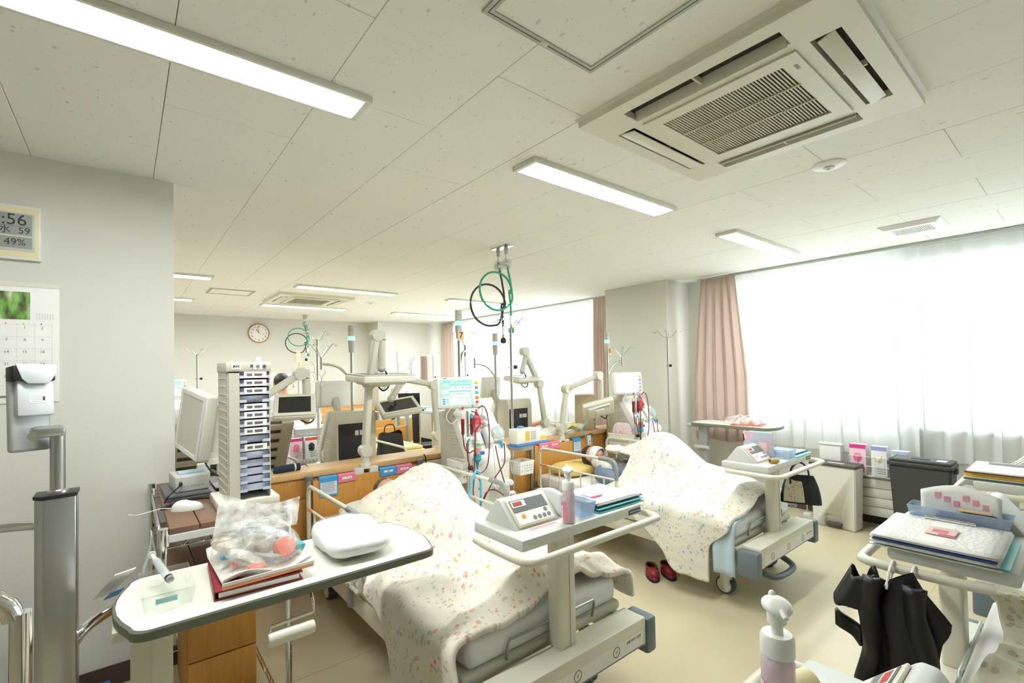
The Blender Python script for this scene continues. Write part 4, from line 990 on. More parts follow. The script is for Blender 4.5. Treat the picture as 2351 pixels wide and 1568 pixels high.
for i in range(7):
    B().sph((-.178+.058*i, -.0055, .088), .003, (1, .2, 1), n=8).obj('weekday_dot', (ORK, PINKP, ORK, BLUEK, ORK, YLW, BLUEK)[i], t)
    for j in range(5):
        d = j*7+i-4
        if 1 <= d <= 31: wt(str(d), .017, -.175+.058*i, .069-.0555*j, M('calendar_digit', (120, 122, 122), .8), t, 'day_number', -.0056)
for j in range(5):
    for i in range(7): B().box((.155+.009*i-.0, -.0054, .135-.006*j), (.004, .0006, .003)).obj('small_date', GL, t)
B().box((-.03, -.0054, -.245), (.36, .0006, .01)).obj('footer_print', M('footer_grey', (130, 132, 130), .8), t)
# ------------------------------------------------------------------ weighing scale with handrails
t = T('weighing_scale', 'silver platform weighing scale with column display and chrome handrails by the wall', 'scale', (-.178, 2.22, 0))
B().bb(-.75, .12, -.75, .78, .03, .075, .012).obj('platform', M('scale_grey', (176, 182, 184), .5, .3), t)
B().bb(.06, .12, .55, .785, .076, .08).obj('blue_edge', M('blue_edge', (30, 110, 200), .5), t)
col = B().prism([(-.052, -.03), (-.03, -.055), (.05, -.04), (.052, .05), (-.052, .05)], 'z', .075, 1.125, .004).obj('column', ALU, t)
B().prism([(-.055, -.032), (-.032, -.058), (.053, -.042), (.055, .053), (-.055, .053)], 'z', 1.125, 1.137, .002).obj('column_cap', DARK, t)
B().cyl((.002, 0, 1.137), (.002, 0, 1.345), .02, n=20).lathe((.002, 0, 1.137), [(.028, 0), (.027, .008), (.02, .012)], 20).obj('neck_tube', ALU, t)
B().box((-.02, -.02, 1.345), (.085, .05, .036), .012, (0, 0, .2)).obj('bracket', ALU, t)
B().cyl((-.05, -.06, 1.335), (-.05, -.02, 1.335), .014, n=14).obj('wing_screw', CHROME, t)
R = (-.12, .03, .5)
hd = B().box((0, 0, 0), (.105, .03, .25), .01, seg=3).obj('display_head', M('silver_paint', (186, 190, 192), .35, .4), t); hd.location = (-.07, .03, 1.405); hd.rotation_euler = R
B().box((.005, -.022, .05), (.095, .03, .12), .006).obj('rear_cover', M('silver_light', (206, 210, 212), .4, .3), hd)
B().prism([(-.055, .105), (.055, .105), (.055, .155), (-.055, .155)], 'y', -.045, .005, .006).obj('printer_block', DARK, hd)
B().prism([(-.05, .16), (.055, .16), (.055, .13), (.035, .095), (-.02, .095), (-.035, .11)], 'y', -.05, -.044, .002).obj('printer_plate', MATS['silver_light'], hd)
B().box((.01, -.0375, .045), (.045, .001, .026)).obj('spec_label', PAPER, hd)
for i in range(4): B().box((.006, -.0382, .054-.006*i), (.03, .0005, .0016)).obj('label_print', LGT, hd)
B().box((.024, -.0382, .046), (.006, .0006, .014)).obj('label_code', INK, hd)
for pts in ([(.04, .0, .62), (.08, .05, .65), (.19, .32, .60), (.22, .4, .55), (.22, .4, .08)],
            [(-.05, .3, .93), (-.1, .45, .94), (-.4, .52, .945), (-.7, .52, .945), (-.72, .52, .9), (-.72, .52, .07)],
            [(-.05, -.02, .4), (-.02, -.3, .9), (.0, -.62, .9), (-.01, -.72, 1.0), (-.03, -.72, 1.04), (-.1, -.72, 1.06), (-.5, -.72, 1.06), (-.6, -.72, 1.0), (-.6, -.72, .07)][3:],
            [(0, -.72, 1.01), (.0, -.72, .9), (.0, -.72, .07)]):
    B().tube(pts, .019, 12, sm=4).obj('handrail', CHROME, t)
# ------------------------------------------------------------------ overbed table in the foreground
LAM = M('white_laminate', (228, 228, 214), .35); EDGE = M('olive_grey_edging', (112, 116, 100), .5)
def outline(w, d, bow, n=8):
    pts = []; r = .045
    for sx, sy in ((1, -1), (1, 1), (-1, 1), (-1, -1)):
        c0 = {(1, -1): -PI/2, (1, 1): 0, (-1, 1): PI/2, (-1, -1): PI}[(sx, sy)]
        for i in range(7): a = c0+PI/2*i/6; pts.append((sx*(w/2-.035-r)+r*math.cos(a), sy*(d/2-r)+r*math.sin(a)))
        if (sx, sy) in ((1, -1), (-1, 1)):
            for i in range(1, 6): v = (-1+i/3)*sx*(1); pts.append((sx*(w/2-.035+bow*.5*(1-v*v)), v*(d/2-r)))
    return pts
def overbed(loc, rz, lab, z, colside, w=.93, d=.41, roll=True, colm=CREAM):
    t = T('overbed_table', lab, 'table', loc, rz, 'overbed tables with olive edging')
    B().prism(outline(w-.01, d-.01, .07), 'z', z-.02, z).obj('table_top', LAM, t, 30)
    o = outline(w, d, .07); m = len(o)
    b = B(); ri = [(x, y) for x, y in o]
    def ring(k, zz): return [b.bm.verts.new((x*k, y*k, zz)) for x, y in o]
    r0, r1, r2_, r3 = ring(.985, z+.0015), ring(1, z-.004), ring(1, z-.026), ring(.97, z-.03)
    for a, c in ((r0, r1), (r1, r2_), (r2_, r3)):
        for i in range(m): b.bm.faces.new((a[i], a[(i+1) % m], c[(i+1) % m], c[i]))
    b.bm.faces.new(r3); b.obj('table_edging', EDGE, t, 30)
    cx = colside*(w/2-.09)
    B().bb(cx-.05, cx+.05, -.03, .03, .06, z-.06, .01).obj('lift_column', colm, t)
    B().bb(cx-.0015, cx+.0015, -.032, -.03, .06, z-.07).obj('column_rib', colm, t)
    B().bb(cx-.09, cx+.16, -.1, .1, z-.06, z-.028, .006).obj('under_bracket', colm, t)
    B().bb(cx-.05, cx+.05, -.3, .3, .035, .075, .012).bb(cx-.03, cx+.5*-colside+(.03 if colside < 0 else -.03)-.0, -.02, .02, .04, .07).obj('base', colm, t)
    for y in (-.28, .28): B().cyl((cx-.012, y, .022), (cx+.012, y, .022), .022, n=12).obj('caster', GREY, t)
    return t, cx
# local x axis runs along the table length
ta = 0
ob1, c1 = overbed((.455, 1.785, 0), .0, 'white overbed table with olive edging carrying a clear bag, towel pack and syringe tray', .86, -1, .97, .43)
ob1.rotation_euler = (0, 0, 0)
B().tube([(.0, -.19, .83), (.0, -.22, .80), (-.0, -.22, .775), (-.12, -.22, .77), (-.125, -.22, .75)], .005, 8).obj('height_lever', CHROME, ob1)
B().lathe((-.13, -.225, .735), [(.001, 0), (.019, 0), (.021, .01), (.021, .12), (.019, .13), (.001, .13)], 16, Matrix.Rotation(PI/2, 3, 'Y')).obj('lever_grip', IVORY, ob1)
ob2, _ = overbed((5.02, 2.42, 0), PI/2, 'overbed table with grey lift column standing in front of the pink drape', .9, 1, .9, .4, True, M('lift_grey', (186, 188, 186), .4, .3))
B().cyl((.28, .05, .62), (.44, .05, .62), .02, n=14).obj('lever_grip', IVORY, ob2)
# red binder under the bag
t = T('binder', 'dark red binder lying under the clear plastic bag on the overbed table', 'binder', (.335, 1.775, .862), -.06)
B().bb(-.125, .115, -.145, .145, 0, .003).bb(-.125, .115, -.145, .145, .022, .025).obj('covers', M('wine_red_cover', (140, 30, 44), .5), t)
B().bb(-.127, -.124, -.145, .145, .0, .025).obj('spine', MATS['wine_red_cover'], t)
B().bb(-.115, .105, -.14, .14, .004, .018).obj('pages', PAPER, t)
# clear bag with medical supplies
FILM = see('clear_bag_film', (250, 250, 248), .2, .12, True); FILM2 = see('frosted_film', (246, 246, 243), .38, .25, True)
t = T('plastic_bag', 'clear plastic bag of dialysis supplies lying on the red binder', 'bag', (.345, 1.80, .898), .02)
def bagf(u, v):
    a = u*2*PI; b = v*PI*.5; cx, cy = math.cos(a), math.sin(a); q = lambda x: math.copysign(abs(x)**.6, x)
    r = math.cos(b)**.55; n_ = mn.noise(V((cx*2.2, cy*2.2, v*3)))
    return (.125*q(cx)*r*(1+.1*n_), .165*q(cy)*r*(1+.1*n_)+.02*v, .012+.12*math.sin(b)+.03*n_*math.sin(b)+.04*v*max(0, cy))
B().grid(bagf, 48, 16).obj('bag_film', FILM, t, 60)
def flap(u, v): return (-.12+.26*u+.03*v, .05+.12*v*.5-.02*math.sin(u*3), .09+.11*v+.015*math.sin(u*5+v*2)-.05*u*v)
B().grid(flap, 16, 10).obj('bag_flap', FILM2, t, 60)
def tray(u, v):
    e = abs(v-.5)*2; return (-.125+.25*u, -.165+.33*v, -.0+.012*math.sin(u*7)+.02*(e > .9))
B().grid(tray, 12, 12).obj('inner_pouch', M('pouch_white', (244, 240, 234), .7), t, 60, .004)
B().bb(-.13, .13, -.172, -.163, -.008, .008, .003).obj('pouch_seal', M('orange_seal', (240, 160, 110), .5), t)
B().bb(-.13, .13, -.176, -.172, .004, .014, .002).obj('pouch_rim', PAPER, t)
B().lathe((.065, -.075, .045), [(.001, -.02), (.03, -.018), (.034, 0), (.03, .018), (.001, .02)], 18, Euler((1.0, .4, 0)).to_matrix()).obj('coral_cap', M('coral_cap', (238, 134, 112), .4), t)
B().cyl((-.06, .03, .05), (.02, -.02, .055), .028, n=14).cyl((.02, -.02, .055), (.05, -.04, .055), .01, n=10).obj('clear_bottle', see('bottle_clear', (235, 238, 235), .5), t)
for c, d, m in (((-.09, -.03, .04), (.05, .02, .01), BLUEP), ((.115, -.06, .035), (.03, .03, .02), M('teal_pack', (70, 170, 176), .5)), ((-.02, .07, .06), (.04, .02, .01), BLUEP), ((-.085, -.08, .03), (.025, .015, .01), M('coral_strip', (240, 120, 110), .5)), ((-.03, -.13, .025), (.06, .02, .006), MATS['coral_strip'])):
    B().box(c, d, .003, (.3, .2, .4)).obj('supply_piece', m, t)
B().tube([(-.1, -.02, .03), (-.05, .06, .05), (.03, .04, .04), (.08, .02, .05), (.06, -.1, .03), (-.02, -.06, .04)], .005, 7, sm=4).obj('coiled_tube', CLEAR, t)
for k, (c, d) in enumerate((((-.06, .06, .05), (.07, .09, .03)), ((.04, .08, .06), (.08, .06, .03)), ((-.05, -.06, .035), (.06, .07, .022)), ((.07, .0, .05), (.045, .09, .03)), ((.0, -.02, .06), (.07, .05, .025)))):
    B().sph(c, 1, d, (.2*k, .3, .5*k), 14).obj('supply_pack', see('supply_pack_%d' % (k % 2), ((240, 236, 226), (226, 232, 236))[k % 2], .5, .2, True), t)
# towel pack
t = T('towel_pack', 'white folded towel in a thin plastic pack beside the clear bag', 'towel', (.66, 1.80, .868), -.05)
def tp(u, v):
    a = u*2*PI; b = (v-.5)*PI; q = lambda x: math.copysign(abs(x)**.5, x); c = abs(math.cos(b))**.4
    n_ = mn.noise(V((math.cos(a)*2, math.sin(a)*2, v*4)))
    return (.118*q(math.cos(a))*c, .175*q(math.sin(a))*c*(1+.04*n_), .036+.035*math.sin(b)*(1+.25*n_)+.012*math.sin(b)*(math.sin(a) > 0))
B().grid(tp, 48, 16).obj('towel', M('white_terry', (238, 238, 236), .9, 0, .02, 40, .3, 80, spec=.1), t, 180)
def tf(u, v): x, y, z = tp(u, .5+v*.5); return (x*1.03, y*1.03, z*1.03+.004+.006*mn.noise(V((u*30, v*9, 2))))
B().grid(tf, 48, 10).obj('wrapper_film', see('thin_film', (250, 250, 250), .12, .1, True), t, 60)
# syringe in clear tray
t = T('syringe_tray', 'clear plastic tray holding a syringe at the end of the overbed table', 'tray', (.095, 1.775, .862), .0)
TRY = see('clear_tray', (252, 253, 252), .07, .08)
B().bb(-.055, .055, -.1, .1, 0, .002).obj('tray_floor', TRY, t)
for a, b_ in (((-.055, -.1), (.055, -.1)), ((.055, -.1), (.055, .1)), ((.055, .1), (-.055, .1)), ((-.055, .1), (-.055, -.1))):
    B().quad((a[0], a[1], .002), (b_[0], b_[1], .002), (b_[0]*1.15, b_[1]*1.12, .05), (a[0]*1.15, a[1]*1.12, .05)).obj('tray_wall', TRY, t, 0, .0015)
B().tube([(-.063, -.112, .05), (.063, -.112, .05), (.063, .112, .05), (-.063, .112, .05)], .002, 6, True).obj('tray_rim', TRY, t)
sy = B().cyl((-.02, .12, .075), (.01, .0, .045), .011, n=16).obj('syringe_barrel', see('syringe_clear', (240, 244, 244), .4), t)
B().cyl((-.02, .12, .075), (-.028, .155, .084), .006, n=10).cyl((-.0285, .155, .084), (-.0292, .159, .085), .012, n=12).obj('plunger', WHITE, t)
B().cyl((.006, .016, .049), (.008, .008, .047), .0113, n=14).obj('plunger_seal', DARK, t)
B().bb(-.03, .02, -.1015, -.1, .02, .035).obj('tray_label', M('aqua_print', (150, 210, 220), .6), t)
# leaflet hanging behind the table end
t = T('leaflet', 'white leaflet with blue and green print behind the overbed table end', 'leaflet', (-.03, 2.03, .80), .5)
B().box((0, 0, .05), (.06, .003, .16), .0, (.9, 0, .0)).obj('sheet', PAPER, t); B().box((.0, -.005, .02), (.04, .002, .05), 0, (.9, 0, 0)).obj('blue_block', BLUEP, t)
# ------------------------------------------------------------------ wire rack with walnut top
RX0, RX1, RY0, RY1, RZ = .105, .52, 2.125, 3.07, .965
t = T('wire_rack', 'chrome wire rack with a walnut slatted top carrying the tray tower', 'rack', ((RX0+RX1)/2, (RY0+RY1)/2, 0)); w, d = (RX1-RX0)/2, (RY1-RY0)/2
for sx in (-1, 1):
    for sy_ in (-1, 1):
        p = B().cyl((sx*w, sy_*d, .03), (sx*w, sy_*d, RZ+.005), .0125, n=14).obj('post', CHROME, t)
        for k in range(30): B().cyl((sx*w, sy_*d, .05+k*.03), (sx*w, sy_*d, .0515+k*.03), .0129, n=12).obj('groove', CHROME, p) if (sx == 1 and sy_ == -1) else None
        B().cyl((sx*w, sy_*d, RZ-.055), (sx*w, sy_*d, RZ+.008), .0185, .0165, 16).obj('collar', CHROME, p)
        B().cyl((sx*w, sy_*d, 0), (sx*w, sy_*d, .03), .018, n=12).obj('foot', GREY, p)
for z in (RZ-.03, .74, .12):
    for sy_ in (-1, 1):
        B().cyl((-w, sy_*d, z), (w, sy_*d, z), .0035, n=8).cyl((-w, sy_*d, z-.035), (w, sy_*d, z-.035), .0035, n=8).obj('edge_wire', CHROME, t)
        zz = [(-w+2*w*i/14, sy_*d, z if i % 2 else z-.035) for i in range(15)]; B().tube(zz, .0018, 6).obj('truss_wire', CHROME, t)
    for sx in (-1, 1):
        B().cyl((sx*w, -d, z), (sx*w, d, z), .0035, n=8).cyl((sx*w, -d, z-.035), (sx*w, d, z-.035), .0035, n=8).obj('edge_wire', CHROME, t)
        zz = [(sx*w, -d+2*d*i/30, z if i % 2 else z-.035) for i in range(31)]; B().tube(zz, .0018, 6).obj('truss_wire', CHROME, t)
B().bb(-w+.01, w-.01, -d-.004, -d+.004, RZ-.045, RZ-.02).obj('label_strip', M('label_strip', (226, 228, 222), .4), t)
n = 5
for z in (RZ-.018, .745):
    for i in range(4):
        x0 = -w+.02+(2*w-.04)*i/4
        B().bb(x0, x0+(2*w-.04)/4-.004, -d+.003, d-.003, z, z+.02, .001).obj('plank', BROWN, t)
RT = RZ+.002
# things on the rack
t = T('tray_tower', 'beige document tray tower with pale blue labelled drawers standing on the rack', 'tray tower', (.40, 2.345, RT+.001), .0)
bh = .036
B().bb(-.112, .112, -.13, .13, 0, bh, .003).obj('base', CREAM, t)
B().plate(sorted([bh, .57]+[.537-.0335*i+d_ for i in range(15) for d_ in (.002, .022)]), [-.118, -.113, -.09, .118], lambda z, y: not (-.113 < y < -.09 and any(.537-.0335*i+.002 < z < .537-.0335*i+.022 for i in range(15))), -.078, -.074).xf(Matrix(((0, 0, 1, 0), (0, 1, 0, 0), (1, 0, 0, 0), (0, 0, 0, 1)))).obj('side_wall', SIDE, t, 20); B().bb(.077, .081, -.118, .118, bh, .57).obj('side_wall', SIDE, t)
B().bb(-.078, .081, .114, .118, bh, .57).obj('rear_wall', SIDE, t)
B().bb(-.073, -.034, -.121, -.118, bh, .56).obj('front_pillar', SIDE, t)
hd = B().bb(-.082, .085, -.124, .12, .565, .605, .002).obj('top_housing', SIDE, t)
B().bb(-.062, -.03, -.1255, -.124, .574, .596).bb(.0, .068, -.1255, -.124, .574, .596).obj('heading_label', PAPER, hd)
txt('PM', .019, (-.046, -.1265, .585), (PI/2, 0, 0), INK, hd); txt('月 水 金', .019, (.034, -.1265, .585), (PI/2, 0, 0), INK, hd)
TRB = M('pale_blue_tray', (200, 208, 226), .4); names = ['福田 沙織', '神尾 ひろ', '坂口 みつ', '', '最上 栄一', '中田 千代', '相原 きよ', '上尾 ゆき', '', '安田 隆之', '', '', '', '', '']
for i in range(15):
    z = .537-.0335*i
    tr = B().plate([-.0335, -.008, .05, .0765], [-.122, -.105, .11], lambda x, y: not (-.008 < x < .05 and y < -.105), z, z+.003).obj('drawer_tray', TRB, t)
    B().bb(-.0335, -.008, -.1225, -.121, z, z+.012).obj('tray_lip', TRB, tr); B().bb(.05, .0765, -.1225, -.121, z, z+.012).obj('tray_lip', TRB, tr)
    B().bb(-.0335, .0765, -.1055, -.104, z+.003, z+.0275).obj('tray_front', TRB, tr)
    if names[i]:
        B().bb(-.018, .066, -.1245, -.1232, z+.0015, z+.0275).obj('name_label', PAPER, tr)
        B().bb(-.008, .012, -.1252, -.1245, z+.010, z+.020).bb(.02, .05, -.1252, -.1245, z+.010, z+.020).obj('label_mark', M('blurred_ink', (110, 110, 112), .7), tr)
    B().tube([(-.0785, -.1+.02*math.sin(0), z), (-.0795, -.02, z+.002), (-.0785, .1, z)], .0015, 5).obj('runner', CREAM, t)
B().bb(.058, .078, .02, .045, .605, .63, .003).obj('white_tab', WHITE, t)
t = T('computer_monitor', 'beige flat computer monitor tilted on a black stand beside the tray tower', 'monitor', (.355, 2.78, RT+.001), 0)
mo = B().box((0, 0, 0), (.35, .05, .3), .012, seg=3).box((0, .035, 0), (.3, .03, .22), .012).obj('display_case', IVORY, t); mo.location = (-.095, -.10, .33); mo.rotation_euler = (-.1, .12, -1.4)
B().ring(-.168, .168, -.143, .143, .018, 0, .004).xf(Matrix.Translation((0, -.026, 0)) @ Matrix.Rotation(PI/2, 4, 'X')).obj('bezel', WHITE, mo)
B().box((0, -.0255, 0), (.30, .002, .25)).obj('blank_screen', M('grey_screen', (206, 205, 186), .25), mo)
B().box((0, .055, 0), (.12, .01, .12), .002).obj('mount_plate', DARK, mo)
B().bb(.06, .09, -.07, .03, .0, .42, .004).obj('stand_pole', M('stand_black', (40, 44, 52), .4), t); B().cyl((.07, -.03, .34), (-.035, -.075, .34), .022, n=12).obj('stand_arm', DARK, t)
B().bb(-.02, .12, -.12, .12, 0, .015, .005).obj('stand_foot', DARK, t)
B().tube([(.06, -.0, .1), (.0, -.05, .06), (-.05, -.06, .12), (-.07, -.08, .2)], .004, 6, sm=4).obj('monitor_cable', DARK, t)
t = T('computer_mouse', 'white computer mouse lying on the walnut rack top', 'mouse', (.20, 2.385, RT), 1.25)
def ms(u, v):
    a = u*2*PI; b = v*PI/2; x = .033*math.cos(a)*math.cos(b)**.6; y = .058*math.sin(a)*math.cos(b)**.6
    return (x, y, .036*math.sin(b)*(1+.25*math.sin(a)*.6)+.001)
B().grid(ms, 28, 10).obj('shell', WHITE, t, 60); B().tube([(0, .058, .012), (.01, .1, .012), (-.02, .16, .004), (-.0, .2, .003)], .0022, 6, sm=4).obj('cord', WHITE, t)
t = T('laptop', 'closed grey laptop lying under the power adapter box on the rack', 'laptop', (.235, 2.74, RT), .03)
B().bb(-.1, .07, -.16, .16, 0, .012, .004).bb(-.1, .07, -.16, .16, .013, .024, .004).obj('body', M('graphite', (96, 98, 98), .4), t)
t = T('power_box', 'light grey power adapter box with cable on top of the closed laptop', 'adapter', (.235, 2.74, RT+.026), .06)
B().bb(-.065, .065, -.1, .1, 0, .065, .003).obj('case', M('pc_grey', (200, 200, 192), .5), t)
for i in range(7): B().bb(-.05+.014*i, -.042+.014*i, -.1008, -.1, .02, .024).obj('vent', GREY, t)
B().cyl((-.045, -.1, .04), (-.05, -.135, .038), .007, n=8).obj('plug', DARK, t); B().tube([(-.05, -.135, .038), (-.07, -.17, .03), (-.1, -.19, .01), (-.115, -.18, -.02)], .0035, 6, sm=4).obj('cable', DARK, t)
B().bb(-.04, .06, -.02, .06, .0655, .07).obj('blue_label_card', M('pale_blue_card', (170, 206, 230), .6), t)
tag(B().tube([(.125, 2.46, RT+.005), (.16, 2.52, RT+.004), (.25, 2.55, RT+.004), (.36, 2.5, RT+.004), (.47, 2.6, RT+.004)], .0035, 6, sm=4).tube([(.115, 2.44, RT+.008), (.15, 2.49, RT+.008)], .007, 8).obj('mains_lead', DARK), 'black power cord with moulded plug on the rack top behind the mouse', 'cord')
t = T('paper_sheet', 'pale green paper sheet taped to the side of the rack', 'paper', (.085, 2.2, .88))
def ps(u, v): return (-.01-.03*v*v, -.02-.1*u+.1, .06-.15*v+.01*u)
B().grid(ps, 6, 8).obj('sheet', M('pale_green_paper', (212, 228, 220), .7), t, 60, .001)
# beech cabinet under the rack
t = T('cabinet', 'beech cabinet with door and drawer standing under the wire rack', 'cabinet', (.338, 2.85, 0))
B().bb(-.13, .16, -.2, .2, 0, .66, .002).obj('body', ORANGE, t)
dr = B().bb(-.12, .158, -.216, -.2005, .21, .65, .002).obj('door', ORANGE, t); B().bb(-.112, -.104, -.225, -.216, .38, .46, .002).obj('handle', BROWN, dr)
B().bb(-.12, .158, -.216, -.2005, .01, .204, .002).obj('drawer', ORANGE, t)
# cuff and cables on the partition end
t = T('blood_pressure_cuff', 'rolled navy blood pressure cuff lying on the partition counter beside the tower', 'cuff', (.87, 3.56, .866), .12)
B().cyl((-.085, 0, 0), (.085, 0, 0), .026, n=18).obj('roll', M('navy_cloth', (34, 44, 66), .8, 0, .1, 60, .3, 200), t)
B().cyl((.045, 0, 0), (.056, 0, 0), .0268, n=18).obj('grey_band', GREYW, t); B().tube([(-.085, 0, .0), (-.13, .01, .005), (-.17, -.02, .02), (-.2, -.04, .0)], .006, 7, sm=3).obj('teal_hose', TEAL, t)
B().tube([(.085, 0, 0), (.12, 0, .01), (.15, .02, -.01), (.17, .06, -.02)], .003, 6, sm=3).obj('lead', DARK, t)
# ================================================================== things on the console trays
PUMPW = M('pump_white', (246, 246, 240), .35)
def soap(loc, lab, rz=0, big=1):
    t = T('soap_bottle', lab, 'bottle', loc, rz, 'foam soap pump bottles')
    B().lathe((0, 0, 0), [(.001, 0), (.024, 0), (.026, .004), (.026, .115), (.024, .125), (.02, .13), (.001, .131)], 24).obj('bottle', see('soap_clear', (240, 226, 232), .62, .25), t)
    B().lathe((0, 0, .002), [(.001, 0), (.022, 0), (.0225, .03), (.001, .031)], 20).obj('liquid', M('pink_liquid', (236, 170, 196), .3), t)
    lb = B()
    for i in range(12):
        a0, a1 = -2.6+i*.17, -2.6+(i+1)*.17
        lb.quad(*[(.0266*math.cos(a), .0266*math.sin(a), z) for a, z in ((a0, .012), (a1, .012), (a1, .085), (a0, .085))])
    lb.obj('white_label', PAPER, t)
    pk = B()
    for i in range(5):
        a0, a1 = -1.3+i*.15, -1.3+(i+1)*.15
        pk.quad(*[(.0269*math.cos(a), .0269*math.sin(a), z) for a, z in ((a0, .01), (a1, .01), (a1, .088), (a0, .088))])
    pk.obj('pink_label_band', PINKP, t)
    for i in range(5): B().box((-.0085, -.0262, .03+.008*i), (.012, .0006, .002)).obj('label_text', LGT, t)
    B().box((.004, -.0268, .076), (.006, .0006, .007)).obj('label_mark', INK, t)
    B().lathe((0, 0, .13), [(.001, 0), (.0265, 0), (.0265, .028), (.023, .034), (.001, .034)], 24).obj('collar', PUMPW, t)
    B().cyl((0, 0, .16), (0, 0, .195), .0095, n=14).obj('stem', PUMPW, t)
    B().cyl((0, 0, .182), (0, 0, .2), .015, n=16).obj('stem_sleeve', PUMPW, t)
    B().sph((.003, 0, .211), 1, (.0275, .0235, .0115), (0, .12, 0), 24).obj('pump_head', PUMPW, t, 180)
    B().sph((-.017, 0, .221), 1, (.007, .006, .007), (0, 0, 0), 12).obj('thumb_rest', PUMPW, t, 180)
    B().cyl((.026, 0, .212), (.04, 0, .207), .006, .004, 10).obj('nozzle', PUMPW, t)
    return t
BOXC = see('clear_box', (226, 236, 246), .3, .12)
def openbox(loc, lab, w, d, h, rz=0, mat=BOXC, fl=1.12, name='plastic_box'):
    t = T(name, lab, 'box', loc, rz)
    B().bb(-w/2, w/2, -d/2, d/2, 0, .002).obj('box_floor', mat, t)
    c = [(-w/2, -d/2), (w/2, -d/2), (w/2, d/2), (-w/2, d/2)]
    for i in range(4):
        a, b_ = c[i], c[(i+1) % 4]
        B().quad((*a, .002), (*b_, .002), (b_[0]*fl, b_[1]*fl, h), (a[0]*fl, a[1]*fl, h)).obj('box_wall', mat, t, 0, .002)
    B().tube([(x*fl, y*fl, h) for x, y in c], .0028, 6, True).obj('box_rim', mat, t)
    return t
NAVY = M('navy_board', (34, 70, 128), .45); TEALF = M('teal_folder', (120, 206, 206), .4)
def papers(t, w, d, z, n, jit, mat=PAPER, rnd=None):
    rr = random.Random(rnd or 1)
    for i in range(n):
        b = B(); k = .004*math.sin(i); a, c = rr.uniform(-jit, jit), rr.uniform(-jit, jit)
        b.grid(lambda u, v: (-w/2+w*u+a, -d/2+d*v+c, z+.0016*i+.006*(i/n)*(abs(v-.5)*2)**2*rr.random()*.3+.004*max(0, u-.7)*i/n), 6, 6).obj('sheet', mat, t, 60, .0008)
HW = M('handwriting_ink', (176, 180, 182), .8)
def scribble(t, x0, x1, y0, y1, z, n, seed=3, mat=HW, m=9):
    rr = random.Random(seed); b = B()
    for i in range(n):
        x = x0+(x1-x0)*i/max(1, n-1); y = y0
        while y < y1:
            l = rr.uniform(.004, .014); b.box((x+rr.uniform(-.001, .001), y+l/2, z), (.0035, l*.8, .0003)); y += l+rr.uniform(.002, .012)
    b.obj('handwriting', mat, t, 0)['kind'] = 'stuff'
# --- tray of the pink-flowered bed (top z .90)
soap((1.385, 1.355, .9015), 'pink foam soap bottle standing in front of the clear box on the tray', -2.2)
openbox((1.50, 1.45, .9015), 'clear plastic box of tape on the tray beside the soap bottle', .08, .18, .055)
t = T('tape_roll', 'peach surgical tape roll standing inside the clear box behind the soap bottle', 'tape', (1.495, 1.46, .927), .4)
B().cyl((-.009, 0, 0), (.009, 0, 0), .0225, n=20).obj('roll', M('peach_tape', (240, 186, 152), .7), t); B().cyl((-.0095, 0, 0), (.0095, 0, 0), .009, n=14).obj('core', WHITE, t)
t = T('tissue_pack', 'white wet-tissue pack leaning between the console and the clear box', 'tissue pack', (1.43, 1.535, .904), .0)
B().grid(lambda u, v: (-.014+.016*u+.006*math.sin(v*PI)*math.sin(u*PI), -.11+.16*u, .09*v+.01*math.sin(u*4)*v), 12, 8).obj('pack', M('pack_white', (240, 242, 240), .45), t, 60, .014)
t = T('chart_binder', 'navy binder with white papers lying on the tray of the pink-flowered bed', 'binder', (1.712, 1.475, .9015), -.03)
B().bb(-.15, .15, -.14, .12, .0, .004).bb(-.15, .15, -.135, .12, .012, .016).obj('teal_folder', TEALF, t)
B().bb(-.15, .16, -.12, .14, .022, .026).bb(-.15, -.146, -.12, .14, .01, .026).obj('navy_board', NAVY, t)
papers(t, .28, .24, .028, 5, .006, PAPER, 4); B().bb(-.14, -.12, -.05, .05, .036, .044, .003).obj('clip', CHROME, t)
B().bb(-.09, .0, -.03, .04, .0375, .039).obj('pink_card', M('pink_card', (240, 190, 196), .4), t); B().bb(-.09, -.03, -.045, -.03, .0375, .0395).obj('magenta_edge', M('magenta', (226, 60, 140), .4), t)
# --- tray of the blue-flowered bed (top z .87)
openbox((3.535, 1.41, .8715), 'clear box holding tape rolls on the tray of the blue-flowered bed', .1, .17, .06)
for lab, loc, m, r in (('blue tape dispenser standing in the clear box beside the leaning booklet', (3.535, 1.46, .9045), BLUEK, .03), ('pink surgical tape roll leaning in the clear box beside the leaning booklet', (3.53, 1.365, .8985), M('pink_tape', (244, 190, 176), .6), .024)):
    t = T('tape_roll', lab, 'tape', loc, .9); B().tube([(0, r*.75*math.cos(a), r*.75*math.sin(a)) for a in [2*PI*i/20 for i in range(20)]], r*.3, 8, True).obj('roll', m, t); B().cyl((-.008, 0, 0), (.008, 0, 0), r*.5, n=16).obj('core', WHITE, t)
t = T('bandage_roll', 'tan bandage roll lying at the tray edge below the leaning booklet', 'bandage', (3.30, 1.345, .8885), -.5)
B().cyl((-.03, 0, 0), (.025, 0, 0), .0165, n=18).obj('roll', M('tan_bandage', (206, 168, 104), .8, 0, .2, 50), t); B().cyl((.025, 0, 0), (.034, 0, 0), .012, n=14).obj('white_end', WHITE, t); B().cyl((-.0315, 0, 0), (-.03, 0, 0), .011, n=12).obj('green_core', M('dark_green', (50, 90, 50), .6), t)
